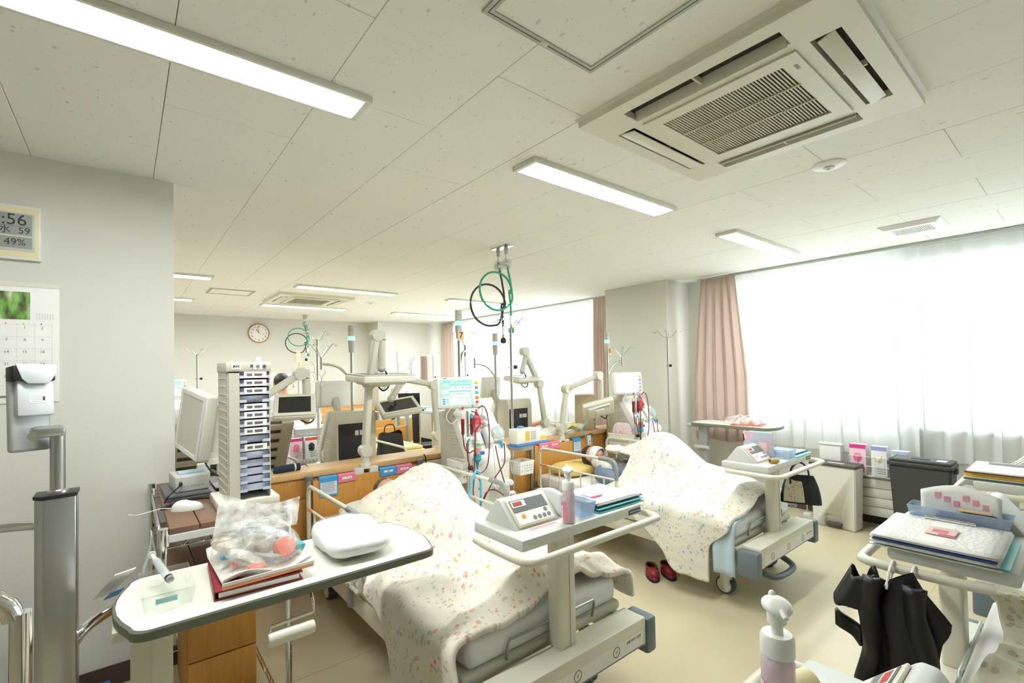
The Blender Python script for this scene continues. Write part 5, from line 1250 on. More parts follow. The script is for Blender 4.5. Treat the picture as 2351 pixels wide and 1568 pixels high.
def bookmat():
    m = M('booklet_cover', (200, 180, 200), .4); N = nt(m).nodes; L = nt(m).links; p = N['Principled BSDF']
    tc = N.new('ShaderNodeTexCoord'); n = N.new('ShaderNodeTexNoise'); n.inputs['Scale'].default_value = 9; n.inputs['Detail'].default_value = 3; L.new(tc.outputs['Object'], n.inputs['Vector'])
    r = N.new('ShaderNodeValToRGB'); e = r.color_ramp.elements; e[0].position = .35; e[0].color = L4((150, 200, 212)); e[1].position = .7; e[1].color = L4((240, 226, 222))
    x = e.new(.5); x.color = L4((196, 190, 208)); x = e.new(.6); x.color = L4((228, 170, 180)); L.new(n.outputs['Fac'], r.inputs[0]); L.new(r.outputs[0], p.inputs['Base Color']); return m
t = T('booklet', 'blue and pink booklet leaning upright on the console of the blue-flowered bed', 'book', (3.463, 1.51, .873), .0)
q = B().box((0, 0, 0), (.012, .2, .17), .002).obj('cover', bookmat(), t); q.location = (-.01, 0, .09); q.rotation_euler = (0, -.05, 0)
q2 = B().box((0, 0, 0), (.008, .195, .166)).obj('pages', PAPER, t); q2.location = (.002, 0, .09); q2.rotation_euler = (0, -.05, 0)
q3 = B().box((-.0065, -.03, -.02), (.001, .06, .07)).obj('cover_panel', M('pale_pink_panel', (238, 214, 206), .5), q)
q4 = B().box((-.007, .095, .04), (.014, .004, .05)).obj('black_strap', DARK, q)
t = T('clipboard', 'navy clipboard with a white sheet on the tray of the blue-flowered bed', 'clipboard', (3.745, 1.45, .8715), 0)
B().bb(-.14, .14, -.13, .12, 0, .004).obj('teal_folder', TEALF, t); B().bb(-.12, .15, -.1, .12, .005, .012).obj('board', NAVY, t); papers(t, .24, .2, .014, 3, .005, PAPER, 8)
# --- tray of the coat bed (rotated, world X 2.00..2.71, Y .15...46, top z .90)
t = T('chart_stack', 'thick stack of handwritten charts on a navy board on the tray above the coat', 'papers', (2.148, .345, .9015), .0); t.scale = (.8, 1, 1)
B().bb(-.22, .215, -.16, .16, 0, .003).obj('grey_board', GREYW, t); B().bb(-.2, .215, -.175, .13, .004, .008).obj('teal_folder', TEALF, t)
papers(t, .44, .3, .009, 7, .008, PAPER, 5); B().bb(-.225, .22, -.15, .15, .021, .025).obj('navy_board', NAVY, t); papers(t, .43, .31, .027, 6, .007, PAPER, 6)
scribble(t, -.18, .19, -.14, -.03, .0385, 20, 3); scribble(t, -.18, .19, .04, .14, .0385, 16, 5, M('light_hand_ink', (190, 196, 196), .8))
B().bb(-.06, .06, -.04, .035, .0385, .041).obj('pink_pad_packet', M('packet_pink', (242, 206, 198), .3), t); B().bb(-.06, -.045, -.04, .0, .0412, .0425).obj('magenta_end', MATS['magenta'], t)
for i in range(4): B().bb(-.03+.014*i, -.024+.014*i, -.02, .02, .0412, .0418).obj('packet_print', M('packet_red', (226, 120, 130), .5), t)
B().bb(.19, .215, -.07, .07, .036, .048, .004).obj('clip', CHROME, t)
openbox((2.375, .33, .9015), 'clear box with blue sponge cloth behind the handwritten charts', .08, .25, .07)
t = T('sponge_cloth', 'blue folded cloth with tan pad inside the clear box behind the charts', 'cloth', (2.362, .30, .906))
B().grid(lambda u, v: (-.018+.034*u, -.07+.16*v, .02+.04*math.sin(u*PI)+.008*math.sin(v*6)), 10, 10).obj('cloth', NAVY, t, 60, .008); B().bb(-.012, .012, -.06, .03, .066, .072, .003).obj('tan_pad', M('tan_pad', (214, 178, 130), .7), t)
t = T('memo_sheets', 'curled white memo sheets with pink notes standing in the clear box behind the charts', 'papers', (2.392, .35, .9045))
for k, x in enumerate((0, .011)): B().grid(lambda u, v: (x+.006*math.sin(u*2.6+k)*v, -.13+.22*u, .15*v*(.8+.2*math.sin(u*PI))), 14, 6).obj('sheet', PAPER, t, 60, .001)
for i in range(6): B().box((.002, -.09+.026*i, .085+.012*(i % 3)), (.004, .016, .02)).obj('pink_note', M('pink_note', (238, 170, 190), .6), t)
# --- files on the window-side bed tray
t = T('file_stack', 'yellow and red files under white papers on the tray nearest the charcoal bin', 'papers', (3.665, .31, .8915), 0)
for z, m, dx in ((0, M('dark_green_board', (60, 80, 76), .5), 0), (.005, PAPER, .03), (.012, YLW, .04), (.021, YLW, .045), (.03, M('wine_file', (140, 40, 56), .5), .04)): B().bb(-.2+dx, .2, -.14, .15, z, z+(.004 if z < .01 else .0075)).obj('file', m, t)
papers(t, .36, .27, .04, 3, .006, PAPER, 3); B().tube([(.1, -.08, .05), (.1, .08, .05)], .006, 8).obj('pen', M('silver_pen', (200, 200, 205), .3, .8), t)
# --- tray at the lower edge
soap((.855, .352, .9015), 'large foam soap bottle on the tray with the yellow sponge', -2.4)
openbox((.72, .36, .9015), 'clear box beside the large foam soap bottle at the lower edge', .1, .08, .07, 0)
t = T('sponge_roll', 'pale yellow sponge roll lying on the tray beside the large foam soap bottle', 'sponge', (.955, .360, .9015), 1.2)
B().cyl((0, -.03, .026), (0, .02, .026), .026, n=20).obj('roll', M('pale_yellow', (240, 226, 180), .8), t); B().cyl((0, .02, .026), (0, .021, .026), .016, n=16).obj('core', GREYW, t)
# ------------------------------------------------------------------ black coat
COAT = M('black_nylon', (20, 20, 20), .45, 0, .2, 12, .6, 25)
t = T('coat', 'black nylon coat hanging from the tray rail of the chart-laden bed', 'coat', (1.90, .40, .85))
def cf(u, v):
    z = -.0-.62*v; w_ = .072+.035*math.exp(-((v-.2)/.12)**2)+.02*v+.035*max(0, v-.55)*2; a = u*2*PI
    fold = 1+.16*math.sin(a*5+v*6)*min(1, v*3)+.1*mn.noise(V((math.cos(a)*2, math.sin(a)*2, v*6)))
    return (.024*math.sin(a)*fold*(.5+v)-.02, w_*math.cos(a)*fold*(.4+.6*min(1, v*5)), z-.02*math.cos(a)*(1-v))
B().grid(cf, 60, 30).obj('body', COAT, t, 180)
for y0, s in ((.06, 1), (-.04, -1)): B().grid(lambda u, v: (-.055-.02*math.sin(u*PI)-.008*math.sin(v*14+u*3), y0+(-.022+.044*u)*(1-.25*v)+s*.035*v+.008*math.sin(v*9), -.01-.42*v), 8, 20).obj('sleeve', COAT, t, 180, .02)
def cl(u, v): a = u*2*PI; return (-.03+.03*math.sin(a), .09+.06*math.cos(a)*(.6+.4*v)+.03*v, -.02-.11*v+.012*math.sin(a*4)+.015*math.cos(a*3))
B().grid(cl, 30, 8).obj('collar', COAT, t, 180, .008)
B().grid(lambda u, v: (-.045+.01*math.sin(u*5), .1+.07*u, -.2-.05*v+.05*u), 8, 5).obj('cuff', COAT, t, 180, .02)
for y in (.035, -.02): B().tube([(-.03, y, -.05), (.0, y, -.005), (.035, y, .012), (.058, y, .016), (.076, y, .0), (.06, y+.004, -.025), (.01, y+.004, -.05), (-.02, y, -.08)], .004, 6, sm=3).obj('hanging_loop', PAPER, t)
# handbag
def bagmat():
    m = floral('bag_print', (226, 218, 196), [(60, 70, 110), (196, 90, 110), (90, 140, 120), (120, 60, 100), (210, 150, 90)], (226, 218, 196), 24, dens=.45, sstr=0); return m
t = T('handbag', 'small black handbag with flower-printed front hanging under the bed tray', 'handbag', (3.68, 1.33, .548), -1.2)
def hb(u, v, k=1): a = u*2*PI; q_ = lambda x: math.copysign(abs(x)**.5, x); w_ = .125*(1-.35*v**2); return (w_*q_(math.cos(a))*k, (.055*(1-.75*v))*q_(math.sin(a))*k, .19*v)
B().grid(hb, 40, 12).grid(lambda u, v: (hb(u, 0)[0]*v, hb(u, 0)[1]*v, 0), 40, 4).obj('body', M('black_leather', (32, 34, 36), .45, 0, .1, 30, .2, 200), t, 60)
def hf(u, v): w_ = .125*(1-.35*v**2)*.62; return (-.035-w_*.9+2*w_*.82*u, -.0575*(1-.75*v)-.001, .012+.165*v)
B().grid(hf, 8, 8, lambda u, v: (u*.2, v*.18)).obj('printed_front', bagmat(), t, 60)
for s in (-1, 1): B().tube([(-.06, s*.03, .13), (-.055, s*.02, .22), (-.02, s*.012, .272), (.02, s*.012, .272), (.05, s*.02, .22), (.055, s*.03, .13)], .0055, 8, sm=4).obj('handle', M('navy_leather', (26, 28, 44), .4), t)
B().tube([(-.08, 0, .19), (.08, 0, .185)], .004, 6).obj('zip', DARK, t)
# red clogs
RC = M('dark_red_leather', (132, 28, 38), .45, 0, .12, 40); SOLE = M('dark_sole', (44, 36, 34), .7)
def clog(x, y, rz):
    t = T('clog', 'dark red clog with brown lining on the floor under the blue-flowered duvet', 'shoe', (x, y, 0), rz, 'pair of dark red clogs')
    o = [(.048*math.cos(a)*(1-.12*max(0, math.sin(a))), .12*math.sin(a)) for a in [2*PI*i/24 for i in range(24)]]
    B().prism(o, 'z', 0, .022, .003).obj('sole', SOLE, t)
    def up_(u, v):
        a = u*2*PI; x_, y_ = .046*math.cos(a), .117*math.sin(a); top = .045+.035*sstep(-.02, .06, -y_*1)*0+.03*(1 if y_ > 0 else 0)*0
        h = .06 if y_ < 0 else .04
        r = 1-.35*v if y_ < .0 else 1-.12*v
        return (x_*r, y_*r-(.0 if y_ < 0 else .0), .02+h*v*(1 if y_ > 0 else .9))
    B().grid(up_, 28, 8).obj('upper', RC, t, 60)
    B().sph((0, -.055, .045), 1, (.042, .058, .034)).obj('toe', RC, t)
    B().tube([(.037*math.cos(a), .045+.058*math.sin(a), .06) for a in [2*PI*i/18 for i in range(18)]], .007, 7, True).obj('fleece_lining', M('brown_fleece', (96, 70, 48), .95, 0, .2, 80, .8, 150), t)
clog(2.965, 2.07, -.8); clog(3.075, 2.01, -.72)
# ------------------------------------------------------------------ along the window wall
t = T('pedal_bin', 'slim white pedal bin with dark brown lid under the sheer curtain', 'bin', (5.155, 1.555, 0), -.05)
o_ = [(-.1, -.185), (.1, -.185), (.1, .185), (-.1, .185)]
b = B(); lo = [b.bm.verts.new((x*.86, y*.93, 0.0)) for x, y in o_]; hi = [b.bm.verts.new((x, y, .565)) for x, y in o_]
for i in range(4): b.bm.faces.new((lo[i], lo[(i+1) % 4], hi[(i+1) % 4], hi[i]))
b.bm.faces.new(lo[::-1]); b.bm.faces.new(hi); bmesh.ops.bevel(b.bm, geom=list(b.bm.edges), offset=.008, segments=2, affect='EDGES')
bo = b.obj('body', M('bin_white', (228, 228, 218), .45), t)
ct = B().prism([(-.075, -.02), (.075, -.02), (.068, .115), (.05, .128), (-.05, .128), (-.068, .115)], 'x', -.2, -.05).obj('cutter', MATS['bin_white'], t)
md = bo.modifiers.new('pedal_recess', 'BOOLEAN'); md.operation = 'DIFFERENCE'; md.solver = 'EXACT'; md.object = ct
dg = bpy.context.evaluated_depsgraph_get(); dg.update(); nm_ = bpy.data.meshes.new_from_object(bo.evaluated_get(dg)); bo.modifiers.clear(); bo.data = nm_; bpy.data.objects.remove(ct)
B().bb(-.104, .104, -.192, .192, .566, .592, .006).obj('lid', M('bin_brown', (84, 76, 70), .5), t); B().bb(-.04, -.02, -.08, .05, .592, .594).obj('lid_label', PAPER, t)
B().bb(-.105, -.045, -.06, .06, .028, .045, .004).obj('pedal', MATS['bin_brown'], t)
t = T('waste_bin', 'tall charcoal waste bin with clip lid under the sheer curtain', 'bin', (5.12, .925, 0), -.02)
b = B(); o_ = [(-.11, -.2), (.11, -.2), (.11, .2), (-.11, .2)]
lo = [b.bm.verts.new((x*.8, y*.85, 0)) for x, y in o_]; hi = [b.bm.verts.new((x, y, .66)) for x, y in o_]
for i in range(4): b.bm.faces.new((lo[i], lo[(i+1) % 4], hi[(i+1) % 4], hi[i]))
b.bm.faces.new(lo[::-1]); b.bm.faces.new(hi); bmesh.ops.bevel(b.bm, geom=list(b.bm.edges), offset=.015, segments=2, affect='EDGES')
CHR = M('charcoal_plastic', (66, 66, 64), .5); b.obj('body', CHR, t)
B().bb(-.118, .118, -.21, .21, .655, .69, .012).obj('rim', CHR, t); B().bb(-.112, .112, -.2, .2, .69, .712, .01).obj('lid', CHR, t)
B().bb(-.09, .09, -.17, .17, .712, .714).obj('lid_recess', M('lid_grey', (96, 102, 106), .35), t); B().bb(-.05, -.02, -.06, .06, .714, .718).obj('lid_grip', CHR, t); B().bb(-.06, .0, -.16, -.1, .714, .7155).obj('lid_label', PAPER, t)
B().bb(-.03, .03, -.222, -.2, .62, .67, .005).obj('side_clip', CHR, t)
t = T('radiator', 'white panel radiator with horizontal slats below the near window', 'radiator', (5.365, .35, 0))
B().bb(-.02, .06, -1.4, 1.4, .12, .47, .004).obj('core', M('radiator_white', (222, 222, 212), .45), t)
for i in range(4): B().bb(-.05, -.022, -1.4, 1.4, .115+.085*i, .115+.085*i+.081, .006).obj('slat', MATS['radiator_white'], t)
B().bb(-.05, .07, -1.4, 1.4, .462, .487, .006).obj('top_grille', MATS['radiator_white'], t)
for y in (-1.2, 1.2): B().bb(0, .04, y-.02, y+.02, 0, .12).obj('foot', GREYW, t)
B().cyl((-.02, 1.4, .14), (-.02, 1.52, .14), .012, n=12).cyl((-.02, 1.52, .14), (-.02, 1.52, .03), .012, n=12).obj('pipe', STEEL, t)
B().lathe((-.02, 1.52, .14), [(.022, 0), (.026, .01), (.026, .06), (.02, .07)], 16, Matrix.Rotation(-PI/2, 3, 'X')).obj('valve_knob', WHITE, t)
B().lathe((-.02, 1.52, 0), [(.04, 0), (.04, .015), (.014, .02)], 16).obj('floor_collar', WHITE, t)
# glove boxes in wire holders
def glovebox(loc, w, h, m, win, lab, rz, band):
    t = T('glove_box', lab, 'box', loc, rz, None)
    B().bb(-.04, .04, -w/2, w/2, 0, h, .002).obj('carton', m, t)
    B().lathe((-.0405, 0, h*.55), [(.001, 0), (w*.27, 0), (w*.27, .001)], 20, Matrix.Rotation(-PI/2, 3, 'Y'), (1.3, 1)).obj('opening', win, t)
    B().grid(lambda u, v: (-.043-.012*math.sin(u*PI)*math.sin(v*PI), -w*.2+w*.4*u, h*.46+h*.22*v+.006*math.sin(u*9)), 8, 6).obj('glove_tip', win, t, 60)
    B().bb(-.0412, -.04, -w/2, w/2, h*.86, h).obj('colour_band', band, t)
    for i in range(4): B().bb(-.0412, -.04, -w*.4, w*.1+i*.004, .02+i*.018, .028+i*.018).obj('print_line', LGT, t)
    return t
WIRE = M('white_wire', (240, 240, 238), .4)
def wirebasket(loc, w, h, lab, d=.09, rz=0):
    t = T('wire_basket', lab, 'wire basket', loc, rz)
    for z in (0, h*.5, h): B().tube([(-d/2, -w/2, z), (-d/2, w/2, z), (d/2, w/2, z), (d/2, -w/2, z)], .0022, 6, True).obj('wire_ring', WIRE, t)
    for i in range(int(w/.06)+1):
        y = -w/2+w*i/int(w/.06); B().tube([(-d/2, y, h), (-d/2, y, 0), (d/2, y, 0), (d/2, y, h)], .0016, 6).obj('wire', WIRE, t)
    return t
wirebasket((5.305, 1.25, .49), .46, .17, 'white wire basket holding glove boxes above the radiator', .1)
glovebox((5.305, 1.41, .495), .125, .27, M('pink_carton', (244, 214, 226), .6), M('pink_glove', (242, 130, 160), .6), 'pink carton of gloves in the wire basket behind the white bin', 0, MATS['magenta'])
glovebox((5.305, 1.25, .495), .115, .265, M('white_carton', (236, 238, 240), .6), M('cream_glove', (232, 226, 204), .6), 'white carton of cream gloves in the wire basket beside the pink carton', 0, M('violet_band', (160, 170, 214), .6))
glovebox((5.305, 1.1, .495), .12, .24, M('pale_carton', (232, 232, 226), .6), M('yellow_glove', (236, 218, 150), .6), 'carton of yellow gloves in the wire basket behind the charcoal bin', 0, M('pale_blue_band', (190, 206, 230), .6))
t = T('storage_box', 'white lidded storage box standing on the radiator behind the white bin', 'box', (5.325, 1.64, .489)); B().bb(-.045, .02, -.09, .09, 0, .24, .012).bb(-.05, .024, -.1, .1, .24, .262, .006).obj('box', WHITE, t)
# on the wall-side overbed table
t = T('plastic_bag', 'small clear bag on a red folder lying on the overbed table by the pink drape', 'bag', (5.02, 2.3, .902), .2)
B().bb(-.13, .13, -.16, .13, 0, .006).obj('red_folder', M('brick_red', (196, 84, 70), .5), t)
B().grid(lambda u, v: (.13*math.cos(u*2*PI)*math.cos(v*PI/2)**.6, .2*math.sin(u*2*PI)*math.cos(v*PI/2)**.6+.03, .01+.075*math.sin(v*PI/2)+.02*mn.noise(V((u*8, v*4, 1)))), 30, 10).obj('bag_film', FILM2, t, 60)
B().bb(-.03, .03, -.05, .01, .02, .045, .006).obj('orange_item', M('orange_item', (238, 180, 130), .5), t); B().bb(-.02, .01, -.03, .0, .075, .09, .004).obj('navy_clip', NAVY, t)
# pillar switch plate
t = T('switch_plate', 'beige blank switch plate on the pillar', 'switch plate', (5.02, 3.69, 1.304)); B().bb(-.008, 0, -.042, .042, -.09, .09, .003).obj('plate', M('beige_plate', (206, 198, 168), .5), t); B().cyl((-.008, 0, 0), (-.011, 0, 0), .007, n=10).obj('screw', GREY, t)
# ------------------------------------------------------------------ around the machines
def basket(loc, w, d, h, lab, rz=0, rows=3):
    t = T('basket', lab, 'basket', loc, rz); f = 1.12
    c = [(-w/2, -d/2), (w/2, -d/2), (w/2, d/2), (-w/2, d/2)]; m = M('white_basket', (238, 236, 226), .45)
    B().bb(-w/2, w/2, -d/2, d/2, 0, .003).obj('floor', m, t)
    for i in range(4):
        a, b_ = V((*c[i], 0)), V((*c[(i+1) % 4], 0)); A, Bb = a*f+V((0, 0, h)), b_*f+V((0, 0, h))
        n = max(2, int((b_-a).length/.024)); L_ = (b_-a).length
        B().holed(a, b_, A, Bb, [(k+.8)/(n+.6) for k in range(n)], [.3+.4*r/max(1, rows-1) for r in range(rows)], .0045/L_, .006/h, .003).obj('basket_side', m, t, 0)
    B().tube([V((*p, 0))*f+V((0, 0, h)) for p in c], .005, 8, True).obj('basket_rim', m, t)
    return t
basket((1.922, 3.015, .70), .054, .185, .15, 'white perforated basket hanging on the rail side of machine 7', 0)
basket((2.46, 2.918, .69), .13, .12, .1, 'white basket with pink lines hanging on the drip stand beside machine 7', 0)
basket((4.01, 3.12, .68), .118, .24, .15, 'white perforated basket in front of machine 8 holding a rose towel', 0)
rm = floral('rose_print', (244, 226, 228), [(208, 60, 90), (222, 96, 120), (196, 70, 90), (230, 130, 150)], (244, 226, 228), 26, dens=.6, sstr=0)
t = T('rolled_towel', 'rose-printed towel folded in the perforated basket of machine 8', 'towel', (4.01, 3.12, .70))
def rt_(u, v):
    a = u*2*PI; b = (v-.5)*PI; q_ = lambda x: math.copysign(abs(x)**.5, x); c = abs(math.cos(b))**.4
    return (.05*q_(math.cos(a))*c, .108*q_(math.sin(a))*c, .125+.12*math.sin(b))
B().grid(rt_, 30, 14, lambda u, v: (u*.6, v*.3)).obj('towel', rm, t, 180)
t = T('infusion_pump', 'cream infusion pump with blue base clamped to the drip stand beside machine 7', 'infusion pump', (2.535, 2.925, .90), .1)
B().prism([(-.17, .03), (.17, .03), (.17, .09), (.13, .1), (.1, .14), (-.17, .15)], 'y', -.05, .05, .008).obj('body', M('pump_cream', (240, 236, 218), .4), t)
B().bb(-.18, .2, -.06, .06, .012, .03, .008).obj('blue_base', M('blue_base', (70, 120, 200), .4), t); B().bb(-.12, .04, -.03, .09, -.03, .012, .004).obj('clamp', GREYW, t)
B().bb(-.08, -.03, -.052, -.05, .05, .13).obj('yellow_label', YLW, t); B().bb(.1, .16, -.052, -.05, .045, .075).obj('yellow_label', YLW, t); B().bb(-.02, .05, -.052, -.05, .05, .13).obj('grey_label', M('label_grey', (214, 214, 206), .6), t)
for i in range(5): B().bb(-.075, -.035, -.0526, -.052, .06+.013*i, .064+.013*i).bb(-.015, .045, -.0526, -.052, .06+.013*i, .064+.013*i).obj('label_text', LGT, t)
B().bb(-.1, -.06, -.02, .02, .15, .165, .003).obj('blue_button', BLUEP, t)
t = T('oxygen_flowmeter', 'green oxygen flowmeter with clear tube behind machine 7', 'flowmeter', (2.33, 3.478, .84))
B().cyl((0, 0, .02), (0, 0, .36), .012, n=12).obj('gauge_tube', see('gauge_clear', (236, 240, 236), .5), t); B().cyl((-.13, 0, .2), (.02, 0, .2), .01, n=10).obj('steel_body', STEEL, t)
GK = M('green_knob2', (30, 146, 96), .4); B().lathe((-.13, 0, .2), [(.012, -.03), (.024, -.02), (.022, .02), (.01, .03)], 14, Matrix.Rotation(PI/2, 3, 'Y')).sph((.0, -.02, .16), .016).obj('green_knob', GK, t)
B().tube([(.03, 0, .24), (.06, 0, .23), (.07, 0, .12), (.05, 0, .0)], .007, 8, sm=4).obj('green_hose', GRN, t); B().bb(-.03, .03, -.02, .02, 0, .03, .004).obj('foot', DARK, t)
t = T('flat_tray', 'white perforated flat tray lying on the partition counter', 'tray', (3.34, 3.60, .8415), .05)
B().bb(-.16, .16, -.09, .09, 0, .003).obj('tray_floor', PUMPW, t)
for x0, x1, y0, y1 in ((-.165, .165, -.093, -.09), (-.165, .165, .09, .093), (-.165, -.162, -.09, .09), (.162, .165, -.09, .09)): B().bb(x0, x1, y0, y1, 0, .05).obj('tray_side', PUMPW, t)
t = T('paper_wrap', 'pale yellow crumpled wrapping paper beside the cardboard carton on the counter', 'paper', (3.68, 3.57, .8415))
B().grid(lambda u, v: (-.15+.3*u, -.09+.18*v, .02+.06*abs(math.sin(u*4+v*2))+.03*mn.noise(V((u*5, v*5, 2)))), 16, 10).obj('sheet', M('pale_yellow_paper', (226, 222, 168), .8), t, 25, .002)
t = T('cardboard_carton', 'tall cardboard carton with a printed instruction sheet standing on the counter', 'carton', (4.0, 3.62, .8415), .62)
B().bb(-.13, .13, -.1, .1, 0, .385, .002).obj('box', M('cardboard', (190, 174, 144), .85, 0, .05, 20), t)
B().bb(-.11, .13, -.1015, -.1, .02, .31).obj('instruction_sheet', PAPER, t)
txt('ORIR', .036, (-.04, -.103, .275), (PI/2, 0, 0), INK, t); txt('補充液', .032, (-.0, -.103, .235), (PI/2, 0, 0), INK, t); B().bb(-.1, -.03, -.1022, -.1005, .35, .362).obj('green_print', M('green_print', (70, 120, 90), .7), t)
for i in range(3):
    for j in range(3): B().tube([(-.08+.07*i+.022*math.cos(a), -.1025, .05+.06*j+.022*math.sin(a)) for a in [2*PI*k/10 for k in range(10)]], .0012, 5, True).obj('diagram', LGT, t)
t = T('call_handset', 'beige bedside handset hooked on the headboard beside the masked patient', 'handset', (3.80, 3.398, .66), 0)
B().bb(-.025, .025, -.012, .012, 0, .15, .006).obj('case', IVORY, t)
for i, m in enumerate((GRN, ORK, REDK)): B().cyl((0, -.012, .03+.03*i), (0, -.015, .03+.03*i), .008, n=10).obj('key', m, t)
B().tube([(.0, .0, .0), (.02, -.02, -.06), (.03, -.02, -.1), (.02, .0, -.16)], .003, 6, sm=3).obj('lead', DARK, t)
for lab, pts in (('light blue nurse-call cord looping over the headboard of the blue-flowered bed', [(3.5, 3.46, .85), (3.52, 3.40, .88), (3.62, 3.40, .89), (3.72, 3.4, .86), (3.76, 3.38, .72)]), ('light blue cord rising from the headboard to the tilted tv', [(3.68, 3.42, .85), (3.8, 3.42, .95), (3.95, 3.42, 1.04)]), ('black cable trailing down the partition beside machine 7', [(1.88, 3.46, .846), (1.885, 3.44, .82), (1.9, 3.445, .7), (1.94, 3.452, .6)])):
    tag(B().tube(pts, .005, 7, sm=5).obj('bedside_cord', MATS['light_blue_tube'] if 'light' in lab else DARK), lab, 'cord')
# ================================================================== the far rows of beds
FRM = M('far_bed_beige', (196, 188, 166), .5)
def farbed(loc, rz, lab, raised=False, foot=True, sheetc=SHEET, head=True):
    t = T('ward_bed', lab, 'bed', loc, rz, 'beds in the rows beyond the partition')
    for sx in (-1, 1): B().bb(sx*.42-.02, sx*.42+.02, .05, 2.0, .26, .34, .004).obj('side_frame', CREAM, t)
    B().bb(-.44, .44, .1, 2.0 if not raised else 1.2, .35, .4, .01).obj('platform', FRM, t)
    if foot: B().bb(-.42, .42, -.02, .01, .4, .78, .006).obj('footboard', ORANGE, t)
    if head: B().bb(-.42, .42, 2.03, 2.06, .36, .84, .006).obj('headboard', ORANGE, t)
    for sx in (-1, 1):
        for y in (.0, 2.05): B().cyl((sx*.43, y, .05), (sx*.43, y, .8), .014, n=10).obj('post', GREY, t)
        for y in (.25, 1.8): B().cyl((sx*.35-.015, y, .05), (sx*.35+.015, y, .05), .05, n=16).obj('caster', GREY, t)
        B().bb(sx*.35-.02, sx*.35+.02, .23, .27, .09, .27).bb(sx*.35-.02, sx*.35+.02, 1.78, 1.82, .09, .27).obj('leg', CREAM, t)
    if raised:
        a = .95
        def bp(y, z): return V((0, 1.2+y*math.cos(a)-z*math.sin(a), .4+y*math.sin(a)+z*math.cos(a)))
        for sx in (-1, 1): B().box(bp(.45, -.02)+V((sx*.4, 0, 0)), (.09, .9, .04), .004, (a, 0, 0)).obj('back_frame', FRM, t)
        for i in range(9): B().box(bp(.06+.1*i, -.03), (.72, .05, .02), .003, (a, 0, 0)).obj('back_slat', FRM, t)
        B().box(bp(.45, .01), (.72, .88, .01), 0, (a, 0, 0)).obj('back_web', M('web_brown', (150, 142, 122), .8), t)
        B().box(bp(.47, .07), (.84, .92, .1), .03, (a, 0, 0)).obj('backrest_pad', sheetc, t)
        B().box((0, .62, .45), (.84, 1.1, .1), .03).obj('mattress_pad', sheetc, t)
    else: B().bb(-.43, .43, .06, 2.0, .402, .5, .03).obj('mattress_pad', sheetc, t)
    B().tube([(-.47, 1.0, .4), (-.47, 1.0, .72), (-.47, 1.06, .78), (-.47, 1.74, .78), (-.47, 1.8, .72), (-.47, 1.8, .4)], .012, 8).obj('side_rail', CREAM, t)
    B().tube([(.47, 1.0, .4), (.47, 1.0, .72), (.47, 1.06, .78), (.47, 1.74, .78), (.47, 1.8, .72), (.47, 1.8, .4)], .012, 8).obj('side_rail', CREAM, t)
    return t
YS = M('yellow_sheet', (236, 220, 150), .9, spec=.1)
# local +y points to the head; second row lies head to the partition, so rotated by pi
farbed((.66, 6.02, 0), PI, 'bed with raised slatted backrest behind the tray tower', True, True, SHEET, False)
farbed((2.58, 6.0, 0), PI, 'bed with yellow sheet and orange footboard beyond the low partition', False, True, YS, False)
farbed((4.2, 6.0, 0), PI, 'bed with white sheet beside the far window', False, True, SHEET, False)
farbed((1.35, 7.45, 0), 0, 'bed with orange boards at the back wall under the round clock', False, True, SHEET)
farbed((3.2, 7.0, 0), 0, 'bed with orange boards in front of the back wall projection', False, True, SHEET)
farbed((-.4, 7.45, 0), 0, 'bed at the back wall mostly hidden by the wall corner', False, True, SHEET)
# far patient lying with arm bent
t = T('person', 'patient in a blue top lying on the bed beside the far window', 'person', (4.2, 4.6, .5), 0)
hc = V((0, -.32, .15))
blob('body', [(hc, (.078, .098, .09)), (hc+V((0, .08, .02)), (.055, .05, .06)), (hc+V((0, .02, .09)), (.014, .02, .02)), ((0, -.2, .1), (0, -.1, .09), .05, .055), ((-.15, 0, .09), (.15, 0, .09), .07, .07), ((0, .2, .09), (.17, .25, .09)), ((0, .55, .08), (.17, .15, .09)),
              ((-.18, .0, .1), (-.26, .2, .12), .048, .04), ((-.26, .2, .12), (-.05, .05, .3), .038, .03), ((-.05, .05, .3), (.02, -.02, .33), .032, .03), ((.18, 0, .1), (.26, .25, .09), .048, .04), ((.26, .25, .09), (.2, .5, .1), .037, .03),
              ((-.09, .6, .09), (-.1, 1.0, .1), .075, .05), ((-.1, 1.0, .1), (-.09, 1.35, .06), .048, .036), ((.09, .6, .09), (.1, 1.0, .1), .075, .05), ((.1, 1.0, .1), (.09, 1.35, .06), .048, .036)], SKIN, t, .014)
blob('hair', [(hc+V((0, -.03, -.01)), (.084, .085, .085))], M('grey_hair', (120, 112, 104), .6, 0, .2, 60), t, .012)
blob('blue_shirt', [((-.16, 0, .1), (.16, 0, .1), .085, .085), ((0, .2, .1), (.19, .28, .105)), ((-.18, .02, .1), (-.25, .18, .12), .06, .052)], M('blue_red_shirt', (60, 84, 150), .85, 0, .4, 12), t, .014)
for s in (-1, 1): B().sph(hc+V((s*.03, .012, .082)), .01, (1, .6, .6)).obj('eyelid', MATS['eyelid_skin'], t)
B().sph(hc+V((0, .075, .078)), .016, (1.1, .35, .4)).obj('mouth', MATS['lips'], t)
tag(B().grid(lambda u, v: (3.78+.84*u, 4.95+.95*v, .60+.15*math.exp(-((u-.5)/.33)**2)+.02*mn.noise(V((u*5, v*5, 3)))-(.1 if u in (0, 1) else 0)), 24, 20).obj('blanket', SHEET, None, 180, .015), 'white blanket over the patient by the far window', 'blanket')
# nurse with raised arm, seen from behind
t = T('person', 'nurse in white uniform seen from behind with a raised hand, standing in the far row', 'person', (1.38, 5.62, 0), .15)
